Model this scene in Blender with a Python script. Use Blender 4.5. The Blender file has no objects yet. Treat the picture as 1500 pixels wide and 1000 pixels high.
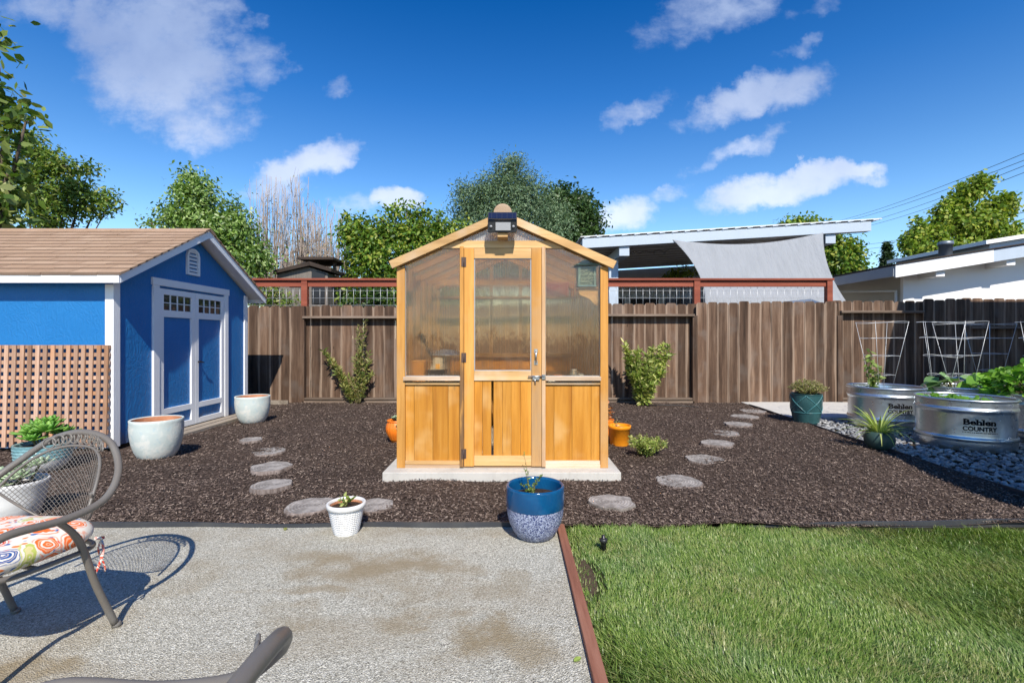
import bpy, bmesh, math, random
import numpy as np
from mathutils import Vector, Matrix
PI = math.pi
S = bpy.context.scene
COL = S.collection
F = 708.333            # focal length in photo pixels (17 mm on 36 mm, 1500 px wide)
H = 1.28               # camera height
HY = 495.0             # horizon row in the photo

# ------------------------------------------------------------------ camera
cam = bpy.data.cameras.new('camera'); camo = bpy.data.objects.new('camera', cam); COL.objects.link(camo)
cam.lens = 17.0; cam.sensor_width = 36.0; cam.sensor_fit = 'HORIZONTAL'
cam.clip_start = 0.05; cam.clip_end = 3000
cam.shift_y = -(500 - HY) / 1500.0
camo.location = (0, 0, H); camo.rotation_euler = (PI / 2, 0, 0)
S.camera = camo

# ------------------------------------------------------------------ light
SUN_DIR = Vector((-0.21, 1.0, -0.98)).normalized()     # the way the light travels
sun = bpy.data.lights.new('sun', 'SUN'); suno = bpy.data.objects.new('sun', sun); COL.objects.link(suno)
sun.energy = 4.7; sun.angle = math.radians(0.5); sun.color = (1.0, 0.93, 0.82)
suno.rotation_euler = (-SUN_DIR).to_track_quat('Z', 'Y').to_euler()
SUN_EL = math.asin(-SUN_DIR.z); SUN_ROT = math.atan2(-SUN_DIR.x, -SUN_DIR.y)
S.view_settings.view_transform = 'Standard'; S.view_settings.look = 'None'
S.view_settings.exposure = 0.45; S.view_settings.gamma = 1.0
S.view_settings.use_curve_mapping = False
SKY_STRENGTH = 0.155


# ------------------------------------------------------------------ node helper
class NT:
    def __init__(s, tree):
        s.t = tree; s.t.nodes.clear()
    def n(s, typ, inp=None, **props):
        nd = s.t.nodes.new(typ)
        for k, v in props.items(): setattr(nd, k, v)
        if inp:
            for k, v in inp.items():
                sk = nd.inputs[k]
                if isinstance(v, bpy.types.NodeSocket): s.t.links.new(v, sk)
                elif isinstance(v, bpy.types.Node): s.t.links.new(v.outputs[0], sk)
                else:
                    if isinstance(v, (tuple, list)) and len(v) == 3 and sk.type == 'RGBA': v = (*v, 1)
                    sk.default_value = v
        return nd
    def mix(s, f, a, b, blend='MIX'):
        nd = s.n('ShaderNodeMix', data_type='RGBA', blend_type=blend)
        for i, v in ((0, f), (6, a), (7, b)):
            sk = nd.inputs[i]
            if isinstance(v, bpy.types.NodeSocket): s.t.links.new(v, sk)
            elif isinstance(v, bpy.types.Node): s.t.links.new(v.outputs[0], sk)
            else: sk.default_value = (*v, 1) if isinstance(v, (tuple, list)) and len(v) == 3 else v
        return nd.outputs[2]
    def m(s, op, a, b=0.0, c=0.0, clamp=False):
        nd = s.n('ShaderNodeMath', {0: a, 1: b, 2: c}, operation=op); nd.use_clamp = clamp
        return nd.outputs[0]
    def vm(s, op, a, b=(0, 0, 0)):
        return s.n('ShaderNodeVectorMath', {0: a, 1: b}, operation=op).outputs[0]
    def ramp(s, f, stops, interp='LINEAR'):
        nd = s.n('ShaderNodeValToRGB', {'Fac': f}); cr = nd.color_ramp; cr.interpolation = interp
        while len(cr.elements) < len(stops): cr.elements.new(0.5)
        for e, (p, c) in zip(cr.elements, stops):
            e.position = p; e.color = (*c, 1) if len(c) == 3 else c
        return nd.outputs[0]
    def sst(s, v, lo, hi):
        return s.n('ShaderNodeMapRange', {'Value': v, 'From Min': lo, 'From Max': hi}, interpolation_type='SMOOTHSTEP').outputs[0]
    def obj(s): return s.n('ShaderNodeTexCoord').outputs['Object']
    def rnd(s): return s.n('ShaderNodeAttribute', attribute_name='rnd').outputs['Fac']
    def noise(s, v, scale, detail=4, rough=0.55, dist=0.0):
        return s.n('ShaderNodeTexNoise', {'Vector': v, 'Scale': scale, 'Detail': detail, 'Roughness': rough, 'Distortion': dist}).outputs['Fac']
    def noisec(s, v, scale, detail=3):
        return s.n('ShaderNodeTexNoise', {'Vector': v, 'Scale': scale, 'Detail': detail}).outputs['Color']
    def scale(s, v, xyz):
        return s.n('ShaderNodeMapping', {'Vector': v, 'Scale': xyz}).outputs[0]
    def bump(s, h, dist=0.01, strength=1.0, normal=None):
        d = {'Height': h, 'Distance': dist, 'Strength': strength}
        if normal: d['Normal'] = normal
        return s.n('ShaderNodeBump', d).outputs[0]
    def bsdf(s, color, rough=0.6, metal=0.0, normal=None, spec=0.5, **kw):
        d = {'Base Color': color, 'Roughness': rough, 'Metallic': metal, 'Specular IOR Level': spec}
        if normal: d['Normal'] = normal
        d.update(kw)
        return s.n('ShaderNodeBsdfPrincipled', d).outputs[0]
    def out(s, sh): s.n('ShaderNodeOutputMaterial', {'Surface': sh})


def newmat(name):
    m = bpy.data.materials.new(name); m.use_nodes = True
    return m, NT(m.node_tree)

# ------------------------------------------------------------------ world: sky and clouds
W = bpy.data.worlds.new('World'); S.world = W; W.use_nodes = True
nt = NT(W.node_tree)
sky = nt.n('ShaderNodeTexSky', sky_type='NISHITA')
sky.sun_disc = False; sky.sun_elevation = SUN_EL; sky.sun_rotation = SUN_ROT
sky.air_density = 1.0; sky.dust_density = 0.1; sky.ozone_density = 2.5; sky.altitude = 100
skyc = nt.n('ShaderNodeHueSaturation', {'Hue': 0.5, 'Saturation': 1.22, 'Value': 1.0, 'Color': sky.outputs[0]}).outputs[0]
dirv = nt.n('ShaderNodeTexCoord').outputs['Generated']
sep = nt.n('ShaderNodeSeparateXYZ', {0: dirv})
skyc = nt.mix(1.0, skyc, nt.ramp(sep.outputs[2], [(0, (1.05, 1.0, .98)), (.2, (.92, .94, .96)), (.32, (.58, .74, .87)), (.44, (.25, .58, .82)), (.58, (.045, .43, .71)), (1, (.05, .38, .66))]), 'MULTIPLY')
yy = nt.m('MAXIMUM', sep.outputs[1], 0.02)
uu = nt.m('DIVIDE', sep.outputs[0], yy); vv = nt.m('DIVIDE', sep.outputs[2], yy)
uv = nt.n('ShaderNodeCombineXYZ', {0: uu, 1: vv, 2: 0.0}).outputs[0]
# warp the sky coordinates so that the cloud edges are ragged
wn = nt.vm('SUBTRACT', nt.n('ShaderNodeTexNoise', {'Vector': uv, 'Scale': 5.0, 'Detail': 6, 'Roughness': 0.6}).outputs['Color'], (0.5, 0.5, 0.5))
wv = nt.vm('ADD', uv, nt.vm('MULTIPLY', wn, (0.21, 0.13, 0.0)))
CLOUDS = [  # centre x, y (photo px), half sizes, shear (rise per run), strength
    (235, 70, 125, 105, 0.0, 1.0), (300, 165, 90, 50, 0, .7), (380, 85, 40, 38, 0, .55), (50, 5, 120, 30, 0, .6), (160, 15, 60, 60, 0, .7), (370, 35, 22, 18, 0, .5),
    (495, 125, 28, 18, .3, .45), (455, 245, 70, 32, .35, 1.0), (420, 275, 60, 30, .2, .7), (570, 300, 36, 18, 0, .9), (520, 305, 40, 20, 0, .5),
    (1040, 15, 100, 40, .25, .62), (1160, 65, 45, 16, .4, .5), (935, 157, 48, 22, .35, .55), (1080, 148, 85, 30, .3, .85), (1170, 130, 60, 36, .25, .7),
    (1075, 222, 70, 18, .3, .7), (1150, 278, 135, 24, .16, 1.0), (1240, 256, 60, 16, .15, 1.0), (1185, 262, 40, 20, .1, .9), (905, 322, 52, 28, .2, .85), (975, 283, 55, 13, .3, .5),
    (1200, 8, 60, 14, .2, .35), (1460, 320, 90, 22, .25, .4), (640, 345, 60, 16, 0, .5)]
wn2 = nt.vm('SUBTRACT', nt.n('ShaderNodeTexNoise', {'Vector': uv, 'Scale': 17.0, 'Detail': 5, 'Roughness': 0.6}).outputs['Color'], (0.5, 0.5, 0.5))
wv = nt.vm('ADD', wv, nt.vm('MULTIPLY', wn2, (0.07, 0.05, 0.0)))
ws = nt.n('ShaderNodeSeparateXYZ', {0: wv})
acc = None
for (cx, cy, rx, ry, sh, st) in CLOUDS:
    u0 = (cx - 750) / F; v0 = (HY - cy) / F; a = rx / F * 1.25; b = ry / F * 1.35
    du = nt.m('SUBTRACT', ws.outputs[0], u0)
    dv = nt.m('SUBTRACT', nt.m('SUBTRACT', ws.outputs[1], v0), nt.m('MULTIPLY', du, sh))
    du = nt.m('DIVIDE', du, a); dv = nt.m('DIVIDE', dv, b)
    e = nt.m('SUBTRACT', 1.0, nt.m('ADD', nt.m('MULTIPLY', du, du), nt.m('MULTIPLY', dv, dv)))
    e = nt.m('MULTIPLY', nt.m('MAXIMUM', e, 0.0), st)
    acc = e if acc is None else nt.m('MAXIMUM', acc, e)
fn = nt.noise(nt.scale(uv, (1, 1.5, 1)), 6.0, 9, 0.62)
fn2 = nt.noise(nt.scale(uv, (1, 1.3, 1)), 22.0, 6, 0.6)
dens = nt.m('ADD', nt.m('MULTIPLY', acc, 1.15), nt.m('ADD', nt.m('MULTIPLY', nt.m('SUBTRACT', fn, 0.52), 1.9), nt.m('MULTIPLY', nt.m('SUBTRACT', fn2, 0.5), 0.6)))
dens = nt.sst(dens, 0.12, 1.0)
dens = nt.m('MULTIPLY', dens, nt.sst(acc, 0.0, 0.25))
# a general scatter of cloud for the rest of the sky (behind the camera)
sph = nt.noise(dirv, 2.6, 8, 0.6)
back = nt.m('MULTIPLY', nt.sst(sph, 0.52, 0.75), nt.sst(sep.outputs[1], 0.1, -0.15))
dens = nt.m('MULTIPLY', nt.m('MAXIMUM', dens, nt.m('MULTIPLY', back, 0.8)), 0.78)
shade = nt.noise(nt.vm('ADD', uv, (0.03, 0.08, 0)), 5.0, 5, 0.55)
lowv = nt.sst(vv, 0.62, 0.25)
cb = nt.mix(lowv, (2.3, 2.85, 4.1), (4.9, 5.2, 5.9))
cc = nt.mix(nt.sst(shade, 0.3, 0.7), cb, nt.mix(lowv, (1.7, 2.2, 3.5), (3.7, 4.1, 5.1)))
skym = nt.mix(dens, skyc, cc)
bg = nt.n('ShaderNodeBackground', {'Color': skym, 'Strength': SKY_STRENGTH})
nt.n('ShaderNodeOutputWorld', {'Surface': bg.outputs[0]})

# ------------------------------------------------------------------ geometry helpers
def P(px, py, Y): return Vector(((px - 750) / F * Y, Y, H - (py - HY) / F * Y))
def G(px, py, z=0.0):
    Y = F * (H - z) / (py - HY); return Vector(((px - 750) / F * Y, Y, z))

ORI = {}
def setprops(o, label=None, cat=None, group=None, kind=None):
    if label: o['label'] = label
    if cat: o['category'] = cat
    if group: o['group'] = group
    if kind: o['kind'] = kind
def thing(name, label, cat, loc=(0, 0, 0), group=None, rz=0.0):
    o = bpy.data.objects.new(name, None); COL.objects.link(o); o.empty_display_size = 0.1
    o.location = loc; o.rotation_euler = (0, 0, rz); ORI[o.name] = Vector(loc)
    setprops(o, label, cat, group); return o
def copy_thing(root, loc, rz=None, label=None):
    r = root.copy(); COL.objects.link(r); r.location = loc
    if rz is not None: r.rotation_euler = (0, 0, rz)
    if label: r['label'] = label
    for ch in list(root.children):
        c = ch.copy(); COL.objects.link(c); c.parent = r
        for g in list(ch.children):
            d = g.copy(); COL.objects.link(d); d.parent = c
    return r

def link_mesh(name, me, mat, parent=None, bevel=0.0):
    o = bpy.data.objects.new(name, me); COL.objects.link(o)
    if mat:
        for mm in (mat if isinstance(mat, (list, tuple)) else [mat]): me.materials.append(mm)
    if parent: o.parent = parent
    if bevel:
        b = o.modifiers.new('bevel', 'BEVEL'); b.width = bevel; b.segments = 2; b.limit_method = 'ANGLE'; b.angle_limit = math.radians(40)
    return o

RNG = random.Random(7)
class MB:
    def __init__(s): s.v = []; s.f = []; s.r = []; s.s = []; s.mi = []; s.rnd = None; s.m = 0; s.ea = {}
    def _f(s, f, r, sm=False): s.f.append(f); s.r.append(r); s.s.append(sm); s.mi.append(s.m)
    def _r(s): return RNG.random() if s.rnd is None else s.rnd
    def hexa(s, c, r=None):                     # eight corners: bottom 4 ccw, top 4 ccw
        b = len(s.v); s.v += [tuple(p) for p in c]; r = s._r() if r is None else r
        for f in ((3, 2, 1, 0), (4, 5, 6, 7), (0, 1, 5, 4), (1, 2, 6, 5), (2, 3, 7, 6), (3, 0, 4, 7)): s._f(tuple(b + i for i in f), r)
        return s
    def box(s, x0, x1, y0, y1, z0, z1, r=None):
        return s.hexa([(x0, y0, z0), (x1, y0, z0), (x1, y1, z0), (x0, y1, z0), (x0, y0, z1), (x1, y0, z1), (x1, y1, z1), (x0, y1, z1)], r)
    def bar(s, p, q, w, h, up=(0, 0, 1), r=None):   # a board from p to q, w across, h along up
        p = Vector(p); q = Vector(q); d = (q - p).normalized(); up = Vector(up)
        sx = d.cross(up).normalized(); u = sx.cross(d).normalized(); a = sx * w / 2; b = u * h / 2
        return s.hexa([p - a - b, p + a - b, q + a - b, q - a - b, p - a + b, p + a + b, q + a + b, q - a + b], r)
    def prism(s, poly, d0, d1, fn, r=None):     # poly: 2-D points ccw seen from the -d side; fn(a, b, d) -> 3-D
        b = len(s.v); n = len(poly); r = s._r() if r is None else r
        s.v += [tuple(fn(a, c, d0)) for a, c in poly] + [tuple(fn(a, c, d1)) for a, c in poly]
        s._f(tuple(range(b, b + n)), r); s._f(tuple(range(b + 2 * n - 1, b + n - 1, -1)), r)
        for i in range(n):
            j = (i + 1) % n; s._f((b + i, b + n + i, b + n + j, b + j), r)
        return s
    def tube(s, pts, rad, seg=6, closed=False, caps=True, r=None, smooth=True):
        pts = [Vector(p) for p in pts]; n = len(pts); b = len(s.v); r = s._r() if r is None else r
        rads = rad if isinstance(rad, (list, tuple)) else [rad] * n
        T = []
        for i in range(n):
            a = pts[i - 1] if (i > 0 or closed) else pts[i]; c = pts[(i + 1) % n] if (i < n - 1 or closed) else pts[i]
            T.append((c - a).normalized() if (c - a).length > 1e-9 else Vector((0, 0, 1)))
        t0 = T[0]; ref = Vector((0, 0, 1)) if abs(t0.z) < 0.9 else Vector((1, 0, 0))
        u = t0.cross(ref).normalized()
        for i in range(n):
            u = (u - T[i] * u.dot(T[i]))
            u = u.normalized() if u.length > 1e-6 else T[i].orthogonal().normalized()
            w = T[i].cross(u)
            for k in range(seg):
                an = 2 * PI * k / seg
                s.v.append(tuple(pts[i] + (u * math.cos(an) + w * math.sin(an)) * rads[i]))
        m = n if closed else n - 1
        for i in range(m):
            j = (i + 1) % n
            for k in range(seg):
                l = (k + 1) % seg
                s._f((b + i * seg + k, b + i * seg + l, b + j * seg + l, b + j * seg + k), r, smooth)
        if caps and not closed:
            s._f(tuple(b + k for k in range(seg - 1, -1, -1)), r); s._f(tuple(b + (n - 1) * seg + k for k in range(seg)), r)
        return s
    def lathe(s, prof, seg=48, c=(0, 0, 0), r=None, smooth=True, cap0=False, cap1=False, wob=None):
        b = len(s.v); n = len(prof); r = s._r() if r is None else r
        for (rr, z) in prof:
            for k in range(seg):
                a = 2 * PI * k / seg; q = rr * (wob(a, z) if wob else 1)
                s.v.append((c[0] + q * math.cos(a), c[1] + q * math.sin(a), c[2] + z))
        for i in range(n - 1):
            for k in range(seg):
                l = (k + 1) % seg
                s._f((b + i * seg + k, b + i * seg + l, b + (i + 1) * seg + l, b + (i + 1) * seg + k), r, smooth)
        if cap0: s._f(tuple(b + k for k in range(seg - 1, -1, -1)), r)
        if cap1: s._f(tuple(b + (n - 1) * seg + k for k in range(seg)), r)
        return s
    def grid(s, fn, nu, nv, r=None, smooth=True):
        b = len(s.v); r = s._r() if r is None else r
        for i in range(nu + 1):
            for j in range(nv + 1): s.v.append(tuple(fn(i / nu, j / nv)))
        for i in range(nu):
            for j in range(nv):
                a = b + i * (nv + 1) + j; s._f((a, a + nv + 1, a + nv + 2, a + 1), r, smooth)
        return s
    def poly(s, pts, r=None, smooth=False):
        b = len(s.v); s.v += [tuple(p) for p in pts]; s._f(tuple(range(b, b + len(pts))), s._r() if r is None else r, smooth); return s
    def build(s, name, mat, parent=None, bevel=0.0, local=False, solid=0.0):
        off = Vector((0, 0, 0))
        if parent and not local: off = ORI.get(parent.name, off)
        me = bpy.data.meshes.new(name)
        me.from_pydata([(x - off.x, y - off.y, z - off.z) for x, y, z in s.v], [], s.f)
        at = me.attributes.new('rnd', 'FLOAT', 'FACE'); at.data.foreach_set('value', np.array(s.r, dtype=np.float32))
        me.polygons.foreach_set('use_smooth', np.array(s.s, dtype=bool)); me.polygons.foreach_set('material_index', np.array(s.mi, dtype=np.int32))
        if s.ea:
            ev = np.zeros(len(s.v), dtype=np.float32)
            for k_, x_ in s.ea.items(): ev[k_] = x_
            me.attributes.new('edgepos', 'FLOAT', 'POINT').data.foreach_set('value', ev)
        me.update()
        o = link_mesh(name, me, mat, parent, bevel); ORI[o.name] = off
        if solid:
            md = o.modifiers.new('solid', 'SOLIDIFY'); md.thickness = solid; md.offset = 0
        return o

def np_mesh(name, verts, nper, faces_local, rnd, mat, parent=None, smooth=False):
    """verts (N,nper,3); faces_local list of tuples (all same length); rnd (N,)"""
    N = verts.shape[0]; k = len(faces_local[0]); nf = len(faces_local)
    off = ORI.get(parent.name, Vector((0, 0, 0))) if parent else Vector((0, 0, 0))
    v = (verts.reshape(-1, 3) - np.array(off)).astype(np.float32)
    fl = np.array(faces_local, dtype=np.int64)
    idx = (np.arange(N)[:, None, None] * nper + fl[None]).reshape(-1).astype(np.int32)
    me = bpy.data.meshes.new(name)
    me.vertices.add(len(v)); me.vertices.foreach_set('co', v.ravel())
    me.loops.add(len(idx)); me.loops.foreach_set('vertex_index', idx)
    me.polygons.add(N * nf); me.polygons.foreach_set('loop_start', np.arange(0, N * nf * k, k, dtype=np.int32))
    me.update(calc_edges=True)
    at = me.attributes.new('rnd', 'FLOAT', 'FACE'); at.data.foreach_set('value', np.repeat(rnd.astype(np.float32), nf))
    if smooth: me.polygons.foreach_set('use_smooth', np.ones(N * nf, dtype=bool))
    me.validate()
    o = link_mesh(name, me, mat, parent); ORI[o.name] = off
    return o

def unit(a): return a / np.maximum(np.linalg.norm(a, axis=-1, keepdims=True), 1e-9)

def leaf_mesh(name, pts, size, aspect, mat, parent, seed, out=None, upbias=0.4, var=0.35, droop=0.0, dirs=None, fold=0.18):
    """leaf-shaped faces (6 verts, 2 quads folded along the midrib) at pts"""
    rg = np.random.default_rng(seed); N = len(pts)
    nrm = rg.normal(size=(N, 3)); nrm[:, 2] += upbias * 2
    if out is not None: nrm += out * 1.2
    nrm = unit(nrm)
    d = rg.normal(size=(N, 3)); d[:, 2] -= droop * 2
    if dirs is not None: d = dirs + 0.45 * d
    d = unit(d - nrm * np.sum(d * nrm, axis=1, keepdims=True)); w = np.cross(nrm, d)
    L = size * (1 + var * rg.uniform(-1, 1, N)); L = L[:, None]; Wd = L * aspect
    p = pts
    v = np.stack([p, p + d * L * .35 + w * Wd * .5 - nrm * L * fold * .4, p + d * L * .72 + w * Wd * .36 - nrm * L * fold * .5,
                  p + d * L - nrm * L * fold, p + d * L * .72 - w * Wd * .36 - nrm * L * fold * .5, p + d * L * .35 - w * Wd * .5 - nrm * L * fold * .4], axis=1)
    return np_mesh(name, v, 6, [(0, 1, 2, 3), (0, 3, 4, 5)], rg.random(N), mat, parent)

def catmull(pts, n=8, closed=False):
    pts = [Vector(p) for p in pts]; m = len(pts); o = []
    for i in range(m if closed else m - 1):
        g = lambda k: pts[k % m] if closed else pts[max(0, min(m - 1, k))]
        p0, p1, p2, p3 = g(i - 1), g(i), g(i + 1), g(i + 2)
        for j in range(n):
            t = j / n
            o.append(0.5 * ((2 * p1) + (p2 - p0) * t + (2 * p0 - 5 * p1 + 4 * p2 - p3) * t * t + (3 * p1 - p0 - 3 * p2 + p3) * t ** 3))
    if not closed: o.append(pts[-1])
    return o

# ------------------------------------------------------------------ materials
def wood(name, dark, mid, light, axis='Z', sc=9.0, rough=0.75, bmp=0.004, var=0.35, blotch=None, edge=None, knots=True, stain=None):
    m, t = newmat(name); r = t.rnd()
    v = t.vm('ADD', t.obj(), t.n('ShaderNodeCombineXYZ', {0: t.m('MULTIPLY', r, 31.0), 1: t.m('MULTIPLY', r, 17.0), 2: t.m('MULTIPLY', r, 53.0)}).outputs[0])
    k = {'X': (.06, 1, 1), 'Y': (1, .06, 1), 'Z': (1, 1, .06)}[axis]
    sv = t.scale(v, k)
    g1 = t.noise(sv, sc, 6, 0.6, 0.3); g2 = t.noise(sv, sc * 6, 4, 0.6); big = t.noise(v, 2.2, 3)
    c = t.ramp(g1, [(0.3, dark), (0.5, mid), (0.72, light)])
    c = t.mix(t.m('MULTIPLY', t.sst(g2, 0.45, 0.7), 0.45), c, dark)
    if knots:
        kn = t.n('ShaderNodeTexVoronoi', {'Vector': t.scale(v, tuple(1.6 if q == 1 else .55 for q in k)), 'Scale': 3.0}).outputs['Distance']
        c = t.mix(t.m('MULTIPLY', t.sst(kn, 0.085, 0.02), 0.75), c, tuple(q * .45 for q in dark))
    if blotch: c = t.mix(t.m('MULTIPLY', t.sst(big, 0.5, 0.72), blotch[1]), c, blotch[0])
    c = t.mix(1.0, c, t.ramp(r, [(0, (1 - var,) * 3), (1, (1 + var * .6,) * 3)]), 'MULTIPLY')
    if stain:                                  # water stain running down from a height: (z, softness, colour, amount)
        zz_ = t.n('ShaderNodeSeparateXYZ', {0: t.obj()}).outputs[2]
        c = t.mix(t.m('MULTIPLY', t.m('MULTIPLY', t.sst(t.m('ADD', zz_, t.m('MULTIPLY', t.m('SUBTRACT', g1, .5), stain[1] * 3)), stain[0] + stain[1], stain[0] - stain[1]), t.sst(g2, .25, .5)), stain[3]), c, stain[2])
    if edge:                                   # colour turns paler towards the board edges
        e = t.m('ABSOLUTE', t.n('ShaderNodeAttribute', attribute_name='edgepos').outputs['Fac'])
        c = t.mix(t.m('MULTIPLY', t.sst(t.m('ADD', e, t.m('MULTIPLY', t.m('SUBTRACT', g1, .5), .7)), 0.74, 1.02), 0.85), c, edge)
    b = t.bump(t.m('ADD', t.m('MULTIPLY', g1, .5), t.m('MULTIPLY', g2, .5)), bmp)
    t.out(t.bsdf(c, rough, normal=b, spec=0.3)); return m

def paint(name, col, rough=0.55, bsc=60, bmp=0.001, dirt=0.12, dirtcol=None, metal=0.0, spec=0.5, stretch=(1, 1, 1), coat=0.0):
    m, t = newmat(name); v = t.obj()
    n1 = t.noise(v, 3.0, 5); n2 = t.noise(t.scale(v, stretch), bsc, 4)
    c = t.mix(t.m('MULTIPLY', t.sst(n1, 0.42, 0.75), dirt * 2), col, dirtcol or tuple(q * .7 for q in col))
    t.out(t.bsdf(c, t.m('ADD', rough, t.m('MULTIPLY', t.m('SUBTRACT', n1, .5), .15)), metal, t.bump(n2, bmp), spec, **{'Coat Weight': coat})); return m

def leafmat(name, cols, trans=0.35, rough=0.45, spec=0.4):
    m, t = newmat(name); r = t.rnd()
    c = t.ramp(r, [(i / (len(cols) - 1), q) for i, q in enumerate(cols)])
    big = t.noise(t.obj(), 1.7, 3)
    c = t.mix(1.0, c, t.ramp(big, [(0.3, (.95, .95, .95)), (.7, (1.5, 1.46, 1.3))]), 'MULTIPLY')
    p = t.bsdf(c, rough, spec=spec)
    tr = t.n('ShaderNodeBsdfTranslucent', {'Color': t.mix(1.0, c, (1.25, 1.3, .7), 'MULTIPLY')}).outputs[0]
    t.out(t.n('ShaderNodeMixShader', {0: trans, 1: p, 2: tr}).outputs[0]); return m

M = {}
PITCH = 0.212
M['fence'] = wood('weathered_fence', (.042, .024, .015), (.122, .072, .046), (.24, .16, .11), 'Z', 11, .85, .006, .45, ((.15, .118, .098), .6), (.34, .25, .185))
M['fence_rail'] = wood('weathered_rail', (.10, .07, .05), (.20, .15, .115), (.30, .235, .185), 'X', 10, .85, .004, .25)
M['red_wood'] = wood('red_stained_wood', (.17, .042, .024), (.25, .065, .037), (.32, .095, .055), 'X', 9, .7, .002, .15, knots=False)
M['gold_v'] = wood('honey_stain_upright', (.42, .185, .035), (.58, .28, .062), (.68, .36, .10), 'Z', 9, .55, .002, .2, ((.52, .32, .15), .6))
M['gold_x'] = wood('honey_stain_across', (.42, .24, .09), (.60, .37, .155), (.72, .50, .25), 'X', 8, .6, .002, .2, ((.60, .47, .34), .75))
M['panel'] = wood('amber_stained_planks', (.38, .14, .014), (.55, .235, .028), (.66, .32, .06), 'Z', 8, .5, .0015, .22, ((.72, .46, .19), .55))
M['jamb'] = wood('hinge_stained_jamb', (.42, .185, .035), (.58, .28, .062), (.68, .36, .10), 'Z', 9, .6, .002, .1, None, None, True, (1.0, .12, (.13, .075, .04), .85))
M['stile'] = wood('handle_worn_stile', (.42, .185, .035), (.58, .28, .062), (.68, .36, .10), 'Z', 9, .6, .002, .1, ((.52, .32, .15), .6), None, True, (.98, .10, (.36, .25, .15), .5))
M['worn_x'] = wood('worn_grey_board', (.34, .22, .13), (.50, .36, .24), (.68, .55, .42), 'X', 9, .75, .002, .2, ((.30, .2, .13), .5))
M['worn_v'] = wood('worn_grey_upright', (.33, .19, .09), (.48, .30, .16), (.58, .41, .26), 'Z', 9, .7, .002, .2, ((.30, .22, .16), .5))
M['bleached'] = wood('bleached_board', (.42, .27, .16), (.62, .49, .36), (.72, .62, .50), 'X', 9, .8, .002, .1, ((.58, .38, .2), .4))
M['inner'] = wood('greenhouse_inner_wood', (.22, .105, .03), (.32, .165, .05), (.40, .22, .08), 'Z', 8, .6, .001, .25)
M['cedar'] = wood('cedar_lattice', (.30, .15, .085), (.48, .30, .205), (.56, .40, .31), 'Z', 9, .8, .002, .35, ((.55, .23, .07), .55), knots=False)
M['ramp'] = wood('grey_ramp_board', (.16, .13, .10), (.27, .23, .185), (.36, .31, .26), 'Y', 9, .85, .003, .2)
M['red_strip'] = wood('reddish_border_wood', (.16, .06, .038), (.25, .105, .068), (.33, .16, .11), 'Y', 12, .8, .003, .2, knots=False)
M['dark_wood'] = wood('dark_brown_wood', (.02, .014, .011), (.04, .027, .02), (.07, .048, .036), 'X', 8, .7, .002, .3)
M['grey_wood'] = wood('silver_grey_wood', (.13, .115, .10), (.24, .21, .185), (.33, .30, .27), 'Z', 8, .85, .003, .3)
M['white'] = paint('white_trim_paint', (.80, .81, .82), .5, 80, .0012, .05, stretch=(1, 1, .15))
M['housewhite'] = paint('white_house_paint', (.80, .80, .79), .6, 30, .001, .03)
M['carport'] = paint('pale_blue_grey_paint', (.42, .49, .57), .55, 30, .001, .08)
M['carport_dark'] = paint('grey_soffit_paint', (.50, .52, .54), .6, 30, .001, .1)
M['blackplastic'] = paint('black_plastic', (.018, .019, .021), .45, 40, .0008, .2)
M['edging'] = paint('grey_black_edging', (.035, .038, .045), .5, 25, .002, .4, (.07, .07, .07))
M['steel'] = paint('bare_steel', (.55, .55, .55), .3, 50, .0003, .1, metal=1.0)
M['hinge'] = paint('rusty_hinge', (.09, .06, .05), .6, 90, .001, .3, (.22, .10, .05), metal=.4)
M['darkmetal'] = paint('dark_metal', (.05, .05, .055), .4, 50, .0004, .1, metal=.8)
M['wire'] = paint('galvanised_wire', (.62, .64, .66), .4, 60, .0002, .1, metal=.35)
M['bark'] = wood('tree_bark', (.06, .045, .035), (.12, .092, .07), (.19, .15, .12), 'Z', 12, .9, .01, .3, knots=False)
M['twig'] = paint('bare_twig', (.37, .31, .265), .8, 60, .001, .4, (.26, .19, .14))
M['stem'] = paint('green_brown_stem', (.17, .15, .06), .7, 60, .001, .2)
M['soil'] = None

def blue_wall():
    m, t = newmat('blue_painted_siding'); v = t.obj()
    warp = t.vm('ADD', v, t.vm('MULTIPLY', t.noisec(v, 2.5), (.12, .12, .5)))
    g = t.noise(t.scale(warp, (1, 1, .16)), 42, 4, .6); h = t.n('ShaderNodeTexWave', {'Vector': warp, 'Scale': 5.0, 'Distortion': 14.0, 'Detail': 3.0, 'Detail Scale': 2.0}).outputs['Fac']
    big = t.noise(v, 2, 4)
    c = t.mix(t.m('MULTIPLY', t.sst(big, .4, .7), .5), (.012, .155, .42), (.018, .18, .47))
    zz_ = t.n('ShaderNodeSeparateXYZ', {0: v}).outputs[2]; sp = t.noise(v, 16, 5, .7)
    c = t.mix(t.m('MULTIPLY', t.sst(t.m('SUBTRACT', zz_, t.m('MULTIPLY', t.m('SUBTRACT', sp, .5), .55)), .26, .06), .6), c, (.12, .10, .085))
    t.out(t.bsdf(c, .5, normal=t.bump(t.m('ADD', g, t.m('MULTIPLY', h, .5)), .004, .9), spec=.35)); return m
M['blue'] = blue_wall()

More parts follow.
